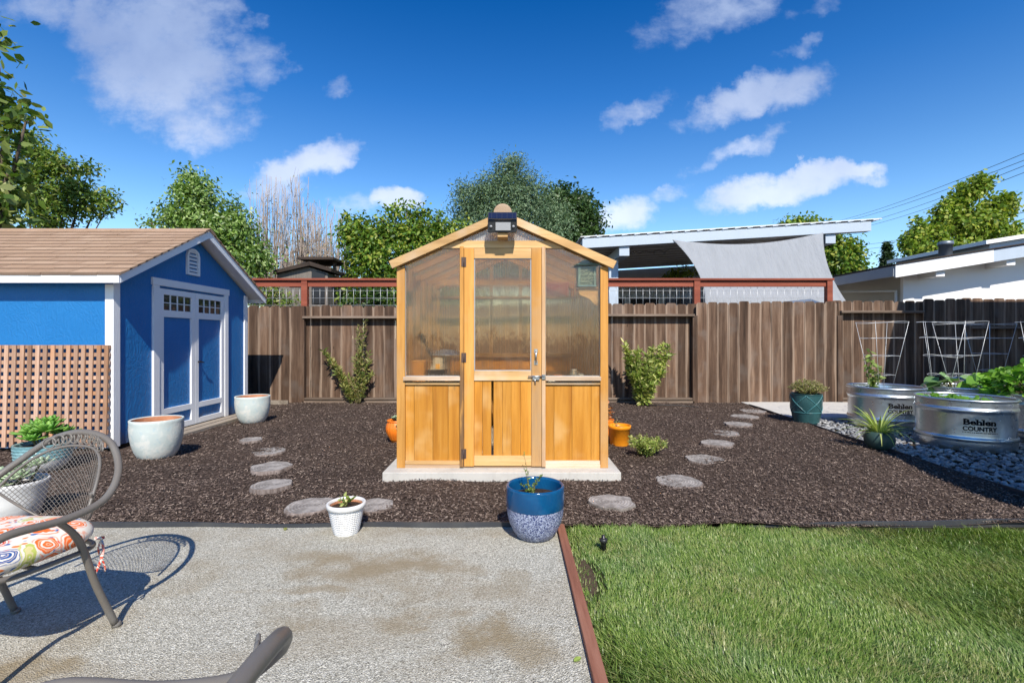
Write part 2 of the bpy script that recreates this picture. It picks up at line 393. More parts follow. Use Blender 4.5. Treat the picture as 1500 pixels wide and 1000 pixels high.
def shingle():
    m, t = newmat('tan_asphalt_shingle'); r = t.rnd(); v = t.obj()
    n = t.noise(v, 220, 3, .7); b = t.noise(v, 3, 4)
    c = t.ramp(r, [(0, (.31, .205, .135)), (.5, (.39, .265, .18)), (1, (.45, .32, .225))])
    c = t.mix(t.m('MULTIPLY', t.sst(n, .4, .7), .5), c, (.17, .105, .075)); c = t.mix(t.m('MULTIPLY', t.sst(b, .5, .7), .25), c, (.46, .33, .25))
    t.out(t.bsdf(c, .9, normal=t.bump(n, .004), spec=.2)); return m
M['shingle'] = shingle()
M['shingle_edge'] = paint('asphalt_shingle_edge', (.17, .115, .08), .9, 120, .002, .2)

def soilmat(name, a, b, c):
    m, t = newmat(name); v = t.obj()
    n = t.noise(v, 55, 6, .7); n2 = t.noise(v, 160, 3, .7); big = t.noise(v, 1.2, 4)
    col = t.ramp(n, [(.3, a), (.55, b), (.75, c)])
    col = t.mix(1.0, col, t.ramp(big, [(.3, (.8, .8, .8)), (.7, (1.2, 1.18, 1.15))]), 'MULTIPLY')
    t.out(t.bsdf(col, .95, normal=t.bump(t.m('ADD', n, t.m('MULTIPLY', n2, .4)), .02), spec=.15)); return m
M['mulch'] = soilmat('brown_bark_mulch', (.027, .019, .015), (.092, .066, .054), (.18, .132, .108))
M['soil'] = soilmat('potting_soil', (.02, .012, .008), (.07, .042, .028), (.15, .10, .075))
M['earth'] = soilmat('bare_earth', (.07, .05, .035), (.12, .09, .06), (.17, .13, .09))

def chips():
    m, t = newmat('bark_chips'); r = t.rnd()
    c = t.ramp(r, [(0, (.028, .020, .016)), (.3, (.082, .059, .048)), (.6, (.150, .110, .091)), (.85, (.205, .155, .128)), (1, (.31, .245, .20))])
    t.out(t.bsdf(c, .85, spec=.25)); return m
M['chips'] = chips()

def granite():
    m, t = newmat('decomposed_granite'); v = t.obj()
    f1 = t.n('ShaderNodeTexVoronoi', {'Vector': v, 'Scale': 200.0}); f2 = t.noise(v, 300, 3, .7); n3 = t.noise(v, 60, 4, .6)
    b1 = t.noise(t.scale(v, (.6, 1.3, 1)), 1.5, 5, .62, .4); b2 = t.noise(t.vm('ADD', v, (3, 7, 0)), 4.5, 5, .65)
    c = t.ramp(t.n('ShaderNodeSeparateColor', {0: f1.outputs['Color']}).outputs[0], [(0, (.15, .145, .125)), (.22, (.33, .32, .285)), (.65, (.46, .45, .41)), (.9, (.62, .61, .565)), (1, (.76, .75, .71))])
    c = t.mix(t.m('MULTIPLY', t.sst(f2, .45, .65), .4), c, (.22, .215, .195))
    # brown mud stains with shapes of their own
    sx = t.n('ShaderNodeSeparateXYZ', {0: t.vm('ADD', v, t.vm('MULTIPLY', t.vm('SUBTRACT', t.noisec(v, 2.2, 5), (.5, .5, .5)), (.75, .5, 0)))})
    st = None
    for (px, py, rx, ry, k) in ((560, 825, 130, 20, .9), (480, 840, 60, 16, .8), (720, 925, 80, 40, 1.), (600, 905, 70, 18, .75), (430, 905, 50, 22, .6), (760, 960, 55, 40, .7), (620, 860, 110, 25, .5),
                            (440, 868, 90, 6, .6), (660, 780, 200, 8, .35), (730, 850, 35, 22, .45), (250, 850, 60, 30, .4), (30, 970, 60, 25, .9), (140, 920, 60, 20, .4)):
        g = G(px, py); a = rx / F * g.y; b = abs(G(px, py + ry).y - G(px, py - ry).y) / 2
        dx = t.m('DIVIDE', t.m('SUBTRACT', sx.outputs[0], g.x), a); dy = t.m('DIVIDE', t.m('SUBTRACT', sx.outputs[1], g.y), b)
        e = t.m('MULTIPLY', t.sst(t.m('ADD', t.m('MULTIPLY', dx, dx), t.m('MULTIPLY', dy, dy)), 1.5, .2), k)
        st = e if st is None else t.m('MAXIMUM', st, e)
    st = t.m('MULTIPLY', st, t.sst(b2, .28, .6))
    c = t.mix(t.m('MULTIPLY', t.sst(b1, .45, .68), .5), c, t.mix(t.m('MULTIPLY', f2, .8), (.34, .29, .215), (.22, .185, .14)))
    c = t.mix(t.m('MULTIPLY', st, t.m('ADD', .6, t.m('MULTIPLY', n3, .6))), c, t.mix(f2, (.31, .255, .165), (.20, .155, .10)))
    c = t.mix(1.0, c, (1.09, 1.08, 1.02), 'MULTIPLY')
    t.out(t.bsdf(c, .92, normal=t.bump(t.m('ADD', f1.outputs['Distance'], t.m('MULTIPLY', n3, .6)), .006, .9), spec=.2)); return m
M['granite'] = granite()

def concrete(name, col, dirty=.3):
    m, t = newmat(name); v = t.obj(); n = t.noise(v, 3, 6, .65); f = t.noise(v, 140, 3)
    st = t.noise(t.scale(v, (6, 6, .6)), 2.5, 4)
    c = t.mix(t.m('MULTIPLY', t.sst(n, .4, .75), dirty), col, tuple(q * .55 for q in col)); c = t.mix(t.m('MULTIPLY', t.sst(st, .5, .7), dirty * .8), c, tuple(q * .6 for q in col))
    c = t.mix(t.m('MULTIPLY', f, .25), c, tuple(q * .7 for q in col))
    t.out(t.bsdf(c, .85, normal=t.bump(f, .002), spec=.25)); return m
M['concrete'] = concrete('pale_concrete', (.56, .55, .52))
M['slab'] = concrete('poured_slab', (.54, .52, .48), .4)

def grassmat():
    m, t = newmat('lawn_blades'); r = t.rnd(); v = t.obj()
    dry = t.noise(t.scale(v, (1, 1, .01)), 3.0, 5, .65, .3)
    c = t.ramp(r, [(0, (.05, .105, .016)), (.4, (.145, .245, .038)), (.75, (.25, .35, .075)), (1, (.45, .50, .20))])
    c2 = t.ramp(r, [(0, (.18, .17, .06)), (.6, (.31, .28, .11)), (1, (.48, .42, .22))])
    fresh = t.noise(t.vm('ADD', t.scale(v, (1, 1, .01)), (9, 4, 0)), 2.1, 5, .65, .4)
    c = t.mix(t.m('MULTIPLY', t.sst(fresh, .45, .7), .4), c, t.ramp(r, [(0, (.045, .10, .03)), (.5, (.12, .235, .085)), (.85, (.22, .35, .15)), (1, (.42, .52, .33))]))
    c = t.mix(t.m('MULTIPLY', t.sst(t.m('ADD', dry, t.m('MULTIPLY', t.m('SUBTRACT', r, .5), .22)), .5, .74), .6), c, c2)
    p = t.bsdf(c, .38, spec=.5); tr = t.n('ShaderNodeBsdfTranslucent', {'Color': t.mix(1.0, c, (1.2, 1.35, .7), 'MULTIPLY')}).outputs[0]
    t.out(t.n('ShaderNodeMixShader', {0: .3, 1: p, 2: tr}).outputs[0]); return m
M['grass'] = grassmat()
M['turf'] = soilmat('turf_soil', (.02, .028, .008), (.045, .055, .018), (.08, .075, .035))

def pebble():
    m, t = newmat('grey_river_pebbles'); r = t.rnd()
    c = t.ramp(r, [(0, (.13, .135, .145)), (.5, (.25, .26, .27)), (.85, (.38, .385, .39)), (1, (.5, .5, .49))])
    n = t.noise(t.obj(), 70, 4); c = t.mix(t.m('MULTIPLY', n, .3), c, (.12, .12, .125))
    t.out(t.bsdf(c, .55, spec=.35)); return m
M['pebble'] = pebble()

def glazed(name, base, spots, rough=.25, sc=6, amt=.8, bsc=35, bmp=.0015, third=None):
    m, t = newmat(name); v = t.obj(); a = t.noise(v, sc, 5, .6, .5); b = t.noise(t.vm('ADD', v, (5, 2, 8)), sc * 2.3, 4, .6); f = t.noise(v, bsc, 4)
    c = t.mix(t.m('MULTIPLY', t.sst(a, .42, .65), amt), base, spots)
    if third: c = t.mix(t.m('MULTIPLY', t.sst(b, .55, .7), .6), c, third)
    t.out(t.bsdf(c, rough, normal=t.bump(f, bmp), spec=.5)); return m
M['glaze'] = glazed('mottled_white_glaze', (.50, .565, .545), (.66, .665, .62), .5, 8, .9, 25, .003, (.40, .52, .56))
M['terracotta'] = glazed('terracotta', (.42, .17, .08), (.55, .26, .14), .8, 8)
M['tealglaze'] = glazed('teal_glaze', (.022, .072, .078), (.034, .10, .105), .28, 5, .7)
M['greenglaze'] = glazed('dark_green_glaze', (.03, .062, .055), (.045, .085, .075), .5, 6)
M['lightteal'] = glazed('light_teal_glaze', (.16, .32, .35), (.27, .44, .46), .25, 8)
M['bluegloss'] = glazed('cobalt_glaze', (.003, .06, .165), (.006, .095, .23), .12, 5, .7)
M['orange'] = glazed('orange_glaze', (.86, .29, .012), (.88, .34, .02), .3, 5)
M['orange2'] = glazed('red_orange_glaze', (.80, .19, .015), (.86, .25, .02), .3, 5)
M['whitepot'] = glazed('white_ceramic', (.62, .62, .615), (.69, .69, .68), .45, 6)

def scribble():
    m, t = newmat('blue_crackle_pattern'); v = t.obj()
    w = t.vm('ADD', v, t.vm('MULTIPLY', t.noisec(v, 30), (.03, .03, .03)))
    e = t.n('ShaderNodeTexVoronoi', {'Vector': w, 'Scale': 75.0}, feature='DISTANCE_TO_EDGE').outputs[0]
    e2 = t.n('ShaderNodeTexVoronoi', {'Vector': t.vm('ADD', w, (3.3, 1, 2)), 'Scale': 46.0}, feature='DISTANCE_TO_EDGE').outputs[0]
    mk = t.m('MAXIMUM', t.sst(e, .12, .04), t.sst(e2, .085, .03))
    c = t.mix(mk, (.022, .04, .15), (.36, .41, .56))
    t.out(t.bsdf(c, .35, normal=t.bump(mk, .003), spec=.5)); return m
M['scribble'] = scribble()

def galv():
    m, t = newmat('galvanised_steel'); v = t.obj()
    vo = t.n('ShaderNodeTexVoronoi', {'Vector': v, 'Scale': 45.0}).outputs['Color']; n = t.noise(t.scale(v, (1, 1, .25)), 5, 5, .6)
    g = t.n('ShaderNodeSeparateColor', {0: vo}).outputs[0]
    c = t.mix(t.m('MULTIPLY', g, .35), (.66, .70, .74), (.52, .57, .62)); c = t.mix(t.m('MULTIPLY', t.sst(n, .45, .7), .3), c, (.52, .56, .60))
    t.out(t.bsdf(c, t.m('ADD', .27, t.m('MULTIPLY', g, .10)), .92, t.bump(n, .0015), .5)); return m
M['galv'] = galv()

def polycarb(name, haze=.10, blur=.4, tint=(.93, .92, .88), freq=44.0, dust=(.82, .74, .60)):
    m, t = newmat(name); v = t.obj(); x = t.n('ShaderNodeSeparateXYZ', {0: v})
    xx = t.m('ADD', x.outputs[0], x.outputs[1])
    rib = t.m('POWER', t.m('ABSOLUTE', t.m('SINE', t.m('MULTIPLY', xx, freq * PI))), 6.0)
    d = t.noise(v, 3.5, 5, .65); low = t.noise(t.scale(v, (1, 1, .3)), 9, 4)
    tr = t.n('ShaderNodeBsdfTransparent', {'Color': tint}).outputs[0]
    ribn = t.bump(t.m('ABSOLUTE', t.m('SINE', t.m('MULTIPLY', xx, freq * PI))), .006, 1.0)
    rf = t.n('ShaderNodeBsdfRefraction', {'Color': tint, 'Roughness': .13, 'IOR': 1.12, 'Normal': ribn}).outputs[0]
    a = t.n('ShaderNodeMixShader', {0: t.m('ADD', blur, t.m('MULTIPLY', rib, -.25)), 1: tr, 2: rf}).outputs[0]
    df = t.n('ShaderNodeBsdfDiffuse', {'Color': dust}).outputs[0]; tl = t.n('ShaderNodeBsdfTranslucent', {'Color': (.8, .78, .72)}).outputs[0]
    ds = t.n('ShaderNodeMixShader', {0: .5, 1: df, 2: tl}).outputs[0]
    hz = t.m('ADD', t.m('MULTIPLY', rib, haze * .9), t.m('ADD', haze * .4, t.m('MULTIPLY', t.sst(d, .45, .75), haze)))
    b = t.n('ShaderNodeMixShader', {0: hz, 1: a, 2: ds}).outputs[0]
    gl = t.n('ShaderNodeBsdfGlossy', {'Color': (1, 1, 1), 'Roughness': .06, 'Normal': t.bump(low, .004)}).outputs[0]
    fr = t.m('ADD', .03, t.m('MULTIPLY', t.m('POWER', t.n('ShaderNodeLayerWeight', {'Blend': .5}).outputs['Facing'], 5.0), .9))
    t.out(t.n('ShaderNodeMixShader', {0: fr, 1: b, 2: gl}).outputs[0]); return m
M['pane'] = polycarb('twin_wall_pane', .06, .42, (.95, .89, .79))
M['roofpane'] = polycarb('cloudy_roof_pane', .12, .2, (.95, .93, .90))
M['gablepane'] = polycarb('whitish_gable_pane', .38, .3, (.95, .95, .95), 44.0, (.80, .82, .83))
M['sidepane'] = polycarb('glow_tinted_side_pane', .22, .3, (.95, .84, .66))  # reflected glow of the inner wood is put into the amber tint
M['backpane'] = polycarb('clear_back_pane', .05, .35, (.88, .80, .68))

def emitfree_glass():
    m, t = newmat('dark_window_glass')
    t.out(t.bsdf((.02, .022, .024), .04, spec=.8)); return m
M['glass'] = emitfree_glass()

def solarm():
    m, t = newmat('solar_cells'); x = t.n('ShaderNodeSeparateXYZ', {0: t.obj()})
    g = t.m('MAXIMUM', t.sst(t.m('ABSOLUTE', t.m('SUBTRACT', t.m('FRACT', t.m('MULTIPLY', x.outputs[0], 22)), .5)), .45, .49), 0.0)
    t.out(t.bsdf(t.mix(g, (.012, .017, .045), (.04, .045, .06)), .12, spec=.6)); return m
M['solar'] = solarm()
M['ink'] = paint('black_ink', (.012, .012, .014), .85, 40, .0001, .05, spec=.1)
M['lens'] = paint('lamp_lens', (.36, .37, .38), .2, 60, .0005, .05)

def sailm():
    m, t = newmat('grey_shade_cloth'); v = t.obj(); n = t.noise(t.scale(v, (2, 1, .3)), 3, 5, .6); w = t.noise(v, 130, 2)
    c = t.mix(t.m('MULTIPLY', t.sst(n, .4, .7), .4), (.36, .38, .41), (.29, .31, .335))
    p = t.bsdf(c, .9, normal=t.bump(t.m('ADD', t.m('MULTIPLY', n, 3), t.m('MULTIPLY', w, .2)), .02), spec=.1)
    tr = t.n('ShaderNodeBsdfTranslucent', {'Color': (.5, .52, .55)}).outputs[0]
    t.out(t.n('ShaderNodeMixShader', {0: .2, 1: p, 2: tr}).outputs[0]); return m
M['sail'] = sailm()

def cushionm():
    m, t = newmat('paisley_print'); v = t.obj()
    w = t.vm('ADD', v, t.vm('MULTIPLY', t.vm('SUBTRACT', t.noisec(v, 7), (.5, .5, .5)), (.10, .10, .10)))
    vo = t.n('ShaderNodeTexVoronoi', {'Vector': w, 'Scale': 12.0}); d = vo.outputs['Distance']; hc = t.n('ShaderNodeSeparateColor', {0: vo.outputs['Color']})
    col = t.ramp(hc.outputs[0], [(0, (.02, .09, .30)), (.12, (.03, .14, .38)), (.13, (.80, .15, .03)), (.62, (.85, .25, .06)), (.63, (.62, .05, .03)), (.90, (.62, .05, .03)), (.91, (.45, .5, .12)), (1, (.45, .5, .12))], 'CONSTANT')
    ring = t.m('SINE', t.m('ADD', t.m('MULTIPLY', d, 30.0), t.m('MULTIPLY', t.noise(v, 22, 3), 6.0))); mk = t.m('MULTIPLY', t.sst(ring, -.8, -.2), t.sst(d, .62, .48))
    c = t.mix(mk, (.72, .68, .61), t.mix(t.sst(t.m('SINE', t.m('MULTIPLY', d, 55.0)), .2, .6), col, t.mix(.45, col, (.8, .62, .45))))
    v2 = t.n('ShaderNodeTexVoronoi', {'Vector': w, 'Scale': 34.0}); h2 = t.n('ShaderNodeSeparateColor', {0: v2.outputs['Color']})
    k2 = t.m('MULTIPLY', t.sst(v2.outputs['Distance'], .36, .24), t.m('MULTIPLY', t.sst(h2.outputs[1], .25, .35), t.sst(d, .42, .5)))
    c = t.mix(k2, c, t.ramp(h2.outputs[0], [(0, (.03, .13, .36)), (.4, (.82, .2, .04)), (.8, (.70, .07, .04))], 'CONSTANT'))
    t.out(t.bsdf(c, .85, normal=t.bump(t.noise(v, 300, 2), .0008), spec=.15)); return m
M['cushion'] = cushionm()
M['chairmetal'] = paint('taupe_powder_coat', (.145, .130, .113), .42, 70, .0006, .35, (.18, .185, .18))

def discm():
    m, t = newmat('sawn_log_top'); v = t.obj(); x = t.vm('ADD', t.scale(v, (1, 1, 0)), t.vm('MULTIPLY', t.vm('SUBTRACT', t.noisec(v, 6), (.5, .5, .5)), (.05, .05, 0)))
    ln = t.n('ShaderNodeVectorMath', {0: x}, operation='LENGTH').outputs[1]
    rg = t.m('SINE', t.m('MULTIPLY', ln, 260.0)); n = t.noise(v, 14, 5, .6); r = t.rnd()
    c = t.mix(t.sst(n, .35, .7), (.20, .185, .175), (.39, .365, .345)); c = t.mix(t.m('MULTIPLY', t.sst(rg, .2, 1), .35), c, (.10, .085, .075))
    t.out(t.bsdf(c, .85, normal=t.bump(t.m('ADD', n, t.m('MULTIPLY', rg, .2)), .006), spec=.2)); return m
M['disc'] = discm()

LEAF = {
    'big': leafmat('broad_green_leaf', [(.035, .075, .012), (.075, .14, .02), (.15, .21, .045), (.24, .27, .10)]),
    'fine': leafmat('fine_tree_leaf', [(.04, .085, .014), (.09, .165, .025), (.16, .24, .04), (.25, .26, .07)]),
    'pear': leafmat('light_green_leaf', [(.05, .10, .02), (.11, .20, .035), (.18, .29, .07), (.36, .45, .20)], spec=.6),
    'hedge': leafmat('hedge_leaf', [(.03, .075, .012), (.085, .175, .022), (.165, .255, .035), (.30, .31, .06)]),
    'olive': leafmat('silver_green_leaf', [(.045, .085, .048), (.085, .145, .08), (.14, .21, .125), (.22, .29, .19)], .25, .6, .2),
    'dark': leafmat('dark_green_leaf', [(.018, .042, .012), (.035, .075, .018), (.06, .11, .028)]),
    'maple': leafmat('yellow_green_leaf', [(.06, .12, .015), (.12, .20, .02), (.20, .28, .04), (.34, .35, .07)]),
    'cypress': leafmat('cypress_leaf', [(.02, .045, .02), (.04, .075, .03)]),
    'shrub': leafmat('shrub_leaf', [(.10, .16, .03), (.21, .30, .06), (.36, .41, .12), (.52, .50, .24)]),
    'dryshrub': leafmat('dry_shrub_leaf', [(.08, .12, .03), (.18, .23, .06), (.29, .30, .11), (.27, .20, .09)]),
    'heather': leafmat('heather_leaf', [(.10, .12, .04), (.22, .24, .08), (.34, .34, .14), (.42, .30, .26)]),
    'succ': leafmat('succulent_leaf', [(.09, .24, .04), (.16, .35, .06), (.26, .45, .10)], .3, .4, .5),
    'pale': leafmat('pale_succulent_leaf', [(.22, .33, .20), (.36, .46, .32), (.50, .58, .45)], .2, .5, .3),
    'spiky': leafmat('variegated_blade_leaf', [(.16, .26, .05), (.34, .42, .12), (.55, .58, .30)], .35),
    'veg': leafmat('bright_vegetable_leaf', [(.06, .17, .02), (.13, .30, .035), (.22, .42, .07)], .4),
    'squash': leafmat('squash_leaf', [(.09, .19, .07), (.17, .30, .12), (.26, .40, .2)], .3),
    'herb': leafmat('small_herb_leaf', [(.09, .15, .03), (.17, .26, .06), (.28, .36, .12)], .35),
    'rust': leafmat('rusty_leaf', [(.30, .08, .02), (.42, .14, .04), (.5, .25, .1)], .3),
}

# ------------------------------------------------------------------ ground
def sheet(name, poly, z, mat, kind='structure'):
    b = MB(); b.poly([(x, y, z) for x, y in poly]); o = b.build(name, mat); o['kind'] = kind; return o
sheet('ground', [(-900, -900), (900, -900), (900, 900), (-900, 900)], -.06, M['earth'])
YM = 3.285                                   # front line of the mulch bed
XS = 0.30                                    # left face of the wood strip
EDGE = lambda y: 3.93 + 0.062 * y           # mulch / gravel line on the right
sheet('patio', [(-9, -3.5), (XS + .01, -3.5), (XS + .01, YM), (-9, YM)], 0.0, M['granite'])
sheet('lawn_soil', [(XS + .05, -3.5), (9, -3.5), (9, YM + .02), (XS + .05, YM + .02)], -.012, M['turf'])

def mulch_bed():
    b = MB(); rg = np.random.default_rng(3)
    nx, ny = 150, 80
    ph = rg.uniform(0, 6.28, 8)
    def hz(x, y): return .010 * math.sin(3.1 * x + ph[0]) * math.sin(2.7 * y + ph[1]) + .008 * math.sin(6.3 * x + 1.7 * y + ph[2]) + .006 * math.sin(9.1 * y - 4 * x + ph[3]) + .004
    def fn(u, v):
        y = YM + .01 + (9.75 - YM) * v; x = -10 + (EDGE(y) + 10) * u
        return (x, y, hz(x, y))
    b.grid(fn, nx, ny); o = b.build('mulch_bed', M['mulch']); o['kind'] = 'structure'
    # bark chips
    N = 140000
    y = YM + .02 + (9.6 - YM) * rg.random(N) ** 1.45; x = rg.uniform(-1.12, 1.0, N) * (y + .4)
    x = np.clip(x, -9.5, None); keep = (x < EDGE(y) - .02) & ~((x > -1.15) & (x < .97) & (y > 4.33) & (y < 6.95)) & ~((x < -4.4) & (y > 5.4) & (y < 8.3))
    x = x[keep]; y = y[keep]; N = len(x)
    z = np.array([hz(a, c) for a, c in zip(x, y)]) + rg.uniform(.002, .016, N)
    a = rg.uniform(0, 2 * PI, N); L = rg.uniform(.008, .026, N) * (0.9 + .05 * y); wd = rg.uniform(.004, .010, N) * (0.9 + .05 * y); ti = rg.normal(0, .28, N); ro = rg.normal(0, .5, N)
    d = np.stack([np.cos(a), np.sin(a), ti], 1); d = unit(d); s = unit(np.stack([-np.sin(a), np.cos(a), ro], 1)); c = np.stack([x, y, z], 1); up = np.cross(d, s)
    th = .0022
    v = np.stack([c - d * L[:, None] / 2 - s * wd[:, None] / 2, c + d * L[:, None] / 2 - s * wd[:, None] / 3, c + d * L[:, None] / 2 + s * wd[:, None] / 3, c - d * L[:, None] / 2 + s * wd[:, None] / 2,
                  c + up * th], 1)
    o = np_mesh('bark_chips', v, 5, [(0, 1, 4), (1, 2, 4), (2, 3, 4), (3, 0, 4)], rg.random(N) ** 1.15, M['chips']); o['kind'] = 'stuff'
mulch_bed()

# concrete pad and gravel on the right
PADY = 7.72
sheet('gravel_base', [(EDGE(-1), -1), (14, -1), (14, PADY), (EDGE(PADY), PADY)], -.02, M['earth'])
b = MB(); b.hexa([(EDGE(PADY), PADY, -.05), (9.5, PADY, -.05), (9.5, 9.75, -.05), (EDGE(9.75), 9.75, -.05), (EDGE(PADY), PADY, .02), (9.5, PADY, .02), (9.5, 9.75, .02), (EDGE(9.75), 9.75, .02)])
b.build('concrete_path', M['concrete'], bevel=.006)['kind'] = 'structure'

def pebbles():
    bm = bmesh.new(); bmesh.ops.create_icosphere(bm, subdivisions=2, radius=1.0); bm.verts.ensure_lookup_table()
    tv = np.array([v.co[:] for v in bm.verts]); tf = [tuple(v.index for v in f.verts) for f in bm.faces]; bm.free()
    rg = np.random.default_rng(11); N = 7600
    y = 3.3 + (PADY - 3.35) * rg.random(N) ** 1.2; x = EDGE(y) + .04 + rg.random(N) * 3.6
    z = rg.uniform(-.015, .006, N); sx = rg.uniform(.019, .037, N); sy = sx * rg.uniform(.55, .85, N); sz = sx * rg.uniform(.32, .5, N)
    a = rg.uniform(0, PI, N); ti = rg.normal(0, .25, N)
    p = tv[None] * np.stack([sx, sy, sz], 1)[:, None, :]
    p = p + .1 * sx[:, None, None] * np.sin(tv[None] * 2.2 + rg.uniform(0, 6, (N, 1, 3)))
    c, s_ = np.cos(a)[:, None], np.sin(a)[:, None]; zz = p[..., 2] + p[..., 0] * ti[:, None]
    v = np.stack([p[..., 0] * c - p[..., 1] * s_ + x[:, None], p[..., 0] * s_ + p[..., 1] * c + y[:, None], zz + z[:, None]], 2)
    o = np_mesh('gravel_pebbles', v, len(tv), tf, rg.random(N), M['pebble'], smooth=True); o['kind'] = 'stuff'
pebbles()

def lawn():
    rg = np.random.default_rng(5); N = 240000
    y = 0.9 + (YM - .90 + .05) * rg.random(N) ** .9; x = XS + .06 + rg.random(N) * (1.15 * y + .9)
    edge = (x < XS + .14) & (rg.random(N) < .5)
    bare = (((x - .43) / .07) ** 2 + ((y - 2.6) / .2) ** 2 < 1) & (rg.random(N) < .85)
    rag = y > YM - .02 + .03 * np.sin(5 * x) * np.sin(13 * x + 1) + .02 * np.sin(31 * x) + .02 * (x > 1.7) * -1
    k = ~(edge | bare | rag); x = x[k]; y = y[k]; N = len(x)
    patch = np.sin(3.3 * x + 1.2 * y) * np.sin(2.6 * y - .7 * x + 1) + .5 * np.sin(7 * x + 3 * y)
    h = rg.uniform(.012, .034, N) * (1 + .16 * patch); a = rg.uniform(0, 2 * PI, N); lean = rg.uniform(.3, 1.7, N) * h
    # mowing sweep: blades lie in drifting directions
    sw = 2.1 + 1.1 * np.sin(1.9 * x + .9 * y) + .7 * np.sin(4.1 * y + 2.3 * x); a = np.where(rg.random(N) < .72, sw + rg.normal(0, .45, N), a)
    wd = rg.uniform(.0010, .0021, N); z = np.full(N, -.012)
    d = np.stack([np.cos(a), np.sin(a), 0 * a], 1); s = np.stack([-np.sin(a), np.cos(a), 0 * a], 1); c = np.stack([x, y, z], 1); u = np.array([0, 0, 1.0])
    hh = h[:, None]; ll = lean[:, None]; w_ = wd[:, None]
    v = np.stack([c - s * w_, c + s * w_, c + d * ll * .35 + u * hh * .6 + s * w_ * .85, c + d * ll * .35 + u * hh * .6 - s * w_ * .85, c + d * ll + u * hh * .95 + s * w_ * .15, c + d * ll + u * hh * .95 - s * w_ * .15], 1)
    o = np_mesh('lawn_grass', v, 6, [(0, 1, 2, 3), (3, 2, 4, 5)], rg.random(N), M['grass']); o['kind'] = 'stuff'
    sheet('lawn_dirt_patch', [(XS + .055 + q, 2.6 + w) for q, w in ((0, -.27), (.05, -.22), (.09, -.1), (.10, .05), (.07, .2), (0, .26))], -.006, M['earth'])
lawn()

# borders
b = MB(); b.box(XS, XS + .052, -3.0, YM - .02, -.05, .028)
setprops(b.build('wooden_border', M['red_strip'], bevel=.004), 'long reddish brown board edging between gravel patio and lawn', 'border')
def ribbon(name, label, pts, z0, zf, th=.012):
    b = MB(); n = len(pts)
    for i in range(n - 1):
        p = Vector((*pts[i], 0)); q = Vector((*pts[i + 1], 0)); d = (q - p).normalized(); s = Vector((-d.y, d.x, 0)) * th / 2
        za, zb = zf(i), zf(i + 1)
        b.hexa([p - s + Vector((0, 0, z0)), q - s + Vector((0, 0, z0)), q + s + Vector((0, 0, z0)), p + s + Vector((0, 0, z0)),
                p - s + Vector((0, 0, za)), q - s + Vector((0, 0, zb)), q + s + Vector((0, 0, zb)), p + s + Vector((0, 0, za))], .5)
    setprops(b.build(name, M['edging']), label, 'edging')
ribbon('garden_edging', 'grey black strip edging between gravel patio and bark mulch', [(-8 + .16 * i, YM - .006 + .008 * math.sin(i * .9)) for i in range(53)], -.05, lambda i: .030 + .007 * math.sin(i * .43))
ribbon('garden_edging', 'black strip edging along the back of the lawn', [(1.62 + .16 * i, YM + .03 + .012 * math.sin(i * .6)) for i in range(44)], -.05, lambda i: -.012 + .045 * min(1, i / 5) + .008 * math.sin(i * .55 + 2))
ribbon('garden_edging', 'black diagonal strip edging between bark mulch and grey pebbles', [(EDGE(y) + .006, y) for y in np.arange(2.0, 9.4, .2)], -.05, lambda i: .028 + .004 * math.sin(i * .8))

# ------------------------------------------------------------------ wooden fence
FY = 9.54
def fx(px, Y=FY): return (px - 750) / F * Y
def fz(py, Y=FY): return H - (py - HY) / F * Y
def dogear(b, x0, x1, y0, y1, z0, z1, c=.04, r=None):
    poly = [(x0, z0), (x1, z0), (x1, z1 - c), (x1 - c * .45, z1 - c * .25), (x1 - c, z1), (x0 + c, z1), (x0 + c * .45, z1 - c * .25), (x0, z1 - c)]
    q = len(b.v); b.prism(poly, y0, y1, lambda a, c_, d: (a, d, c_), r)
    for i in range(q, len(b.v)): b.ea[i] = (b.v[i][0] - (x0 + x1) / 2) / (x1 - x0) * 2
fence = thing('wooden_fence', 'weathered brown dog-ear board fence running along the back of the garden', 'fence', (0, FY, 0))
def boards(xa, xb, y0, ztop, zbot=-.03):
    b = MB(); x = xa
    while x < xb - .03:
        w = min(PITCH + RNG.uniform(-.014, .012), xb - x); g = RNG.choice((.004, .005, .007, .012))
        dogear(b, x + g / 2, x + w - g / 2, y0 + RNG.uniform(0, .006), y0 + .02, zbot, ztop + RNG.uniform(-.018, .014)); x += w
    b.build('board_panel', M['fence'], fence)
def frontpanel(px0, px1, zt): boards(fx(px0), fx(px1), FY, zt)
def railpanel(px0, px1, zt, zr, lines=()):
    xa, xb = fx(px0), fx(px1); boards(xa - .1, xb + .18, FY + .10, zt)
    b = MB(); b.box(xa, xb, FY - .045, FY + .096, zr - .045, zr); b.build('top_rail', M['fence_rail'], fence, .004)
    b = MB(); b.box(xa, xb, FY - .01, FY + .096, .06, .10); b.build('bottom_rail', M['fence_rail'], fence, .004)
    b = MB(); b.box(xa - .02, xb, FY - .02, FY + .098, .0, .04); b.build('kick_board', M['fence_rail'], fence, .004)
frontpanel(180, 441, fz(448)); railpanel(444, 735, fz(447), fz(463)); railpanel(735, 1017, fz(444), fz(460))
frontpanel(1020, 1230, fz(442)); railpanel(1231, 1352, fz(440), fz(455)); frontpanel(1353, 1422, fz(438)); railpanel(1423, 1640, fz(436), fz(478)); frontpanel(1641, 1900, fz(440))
for px in (442, 1018, 1230):
    b = MB(); b.box(fx(px) - .05, fx(px) + .05, FY - .02, FY + .08, -.05, fz(462 if px > 500 else 448)); b.build('post', M['fence'], fence, .005)
b = MB(); b.box(-5.2, -4.35, FY - .16, FY - .12, -.03, .07)
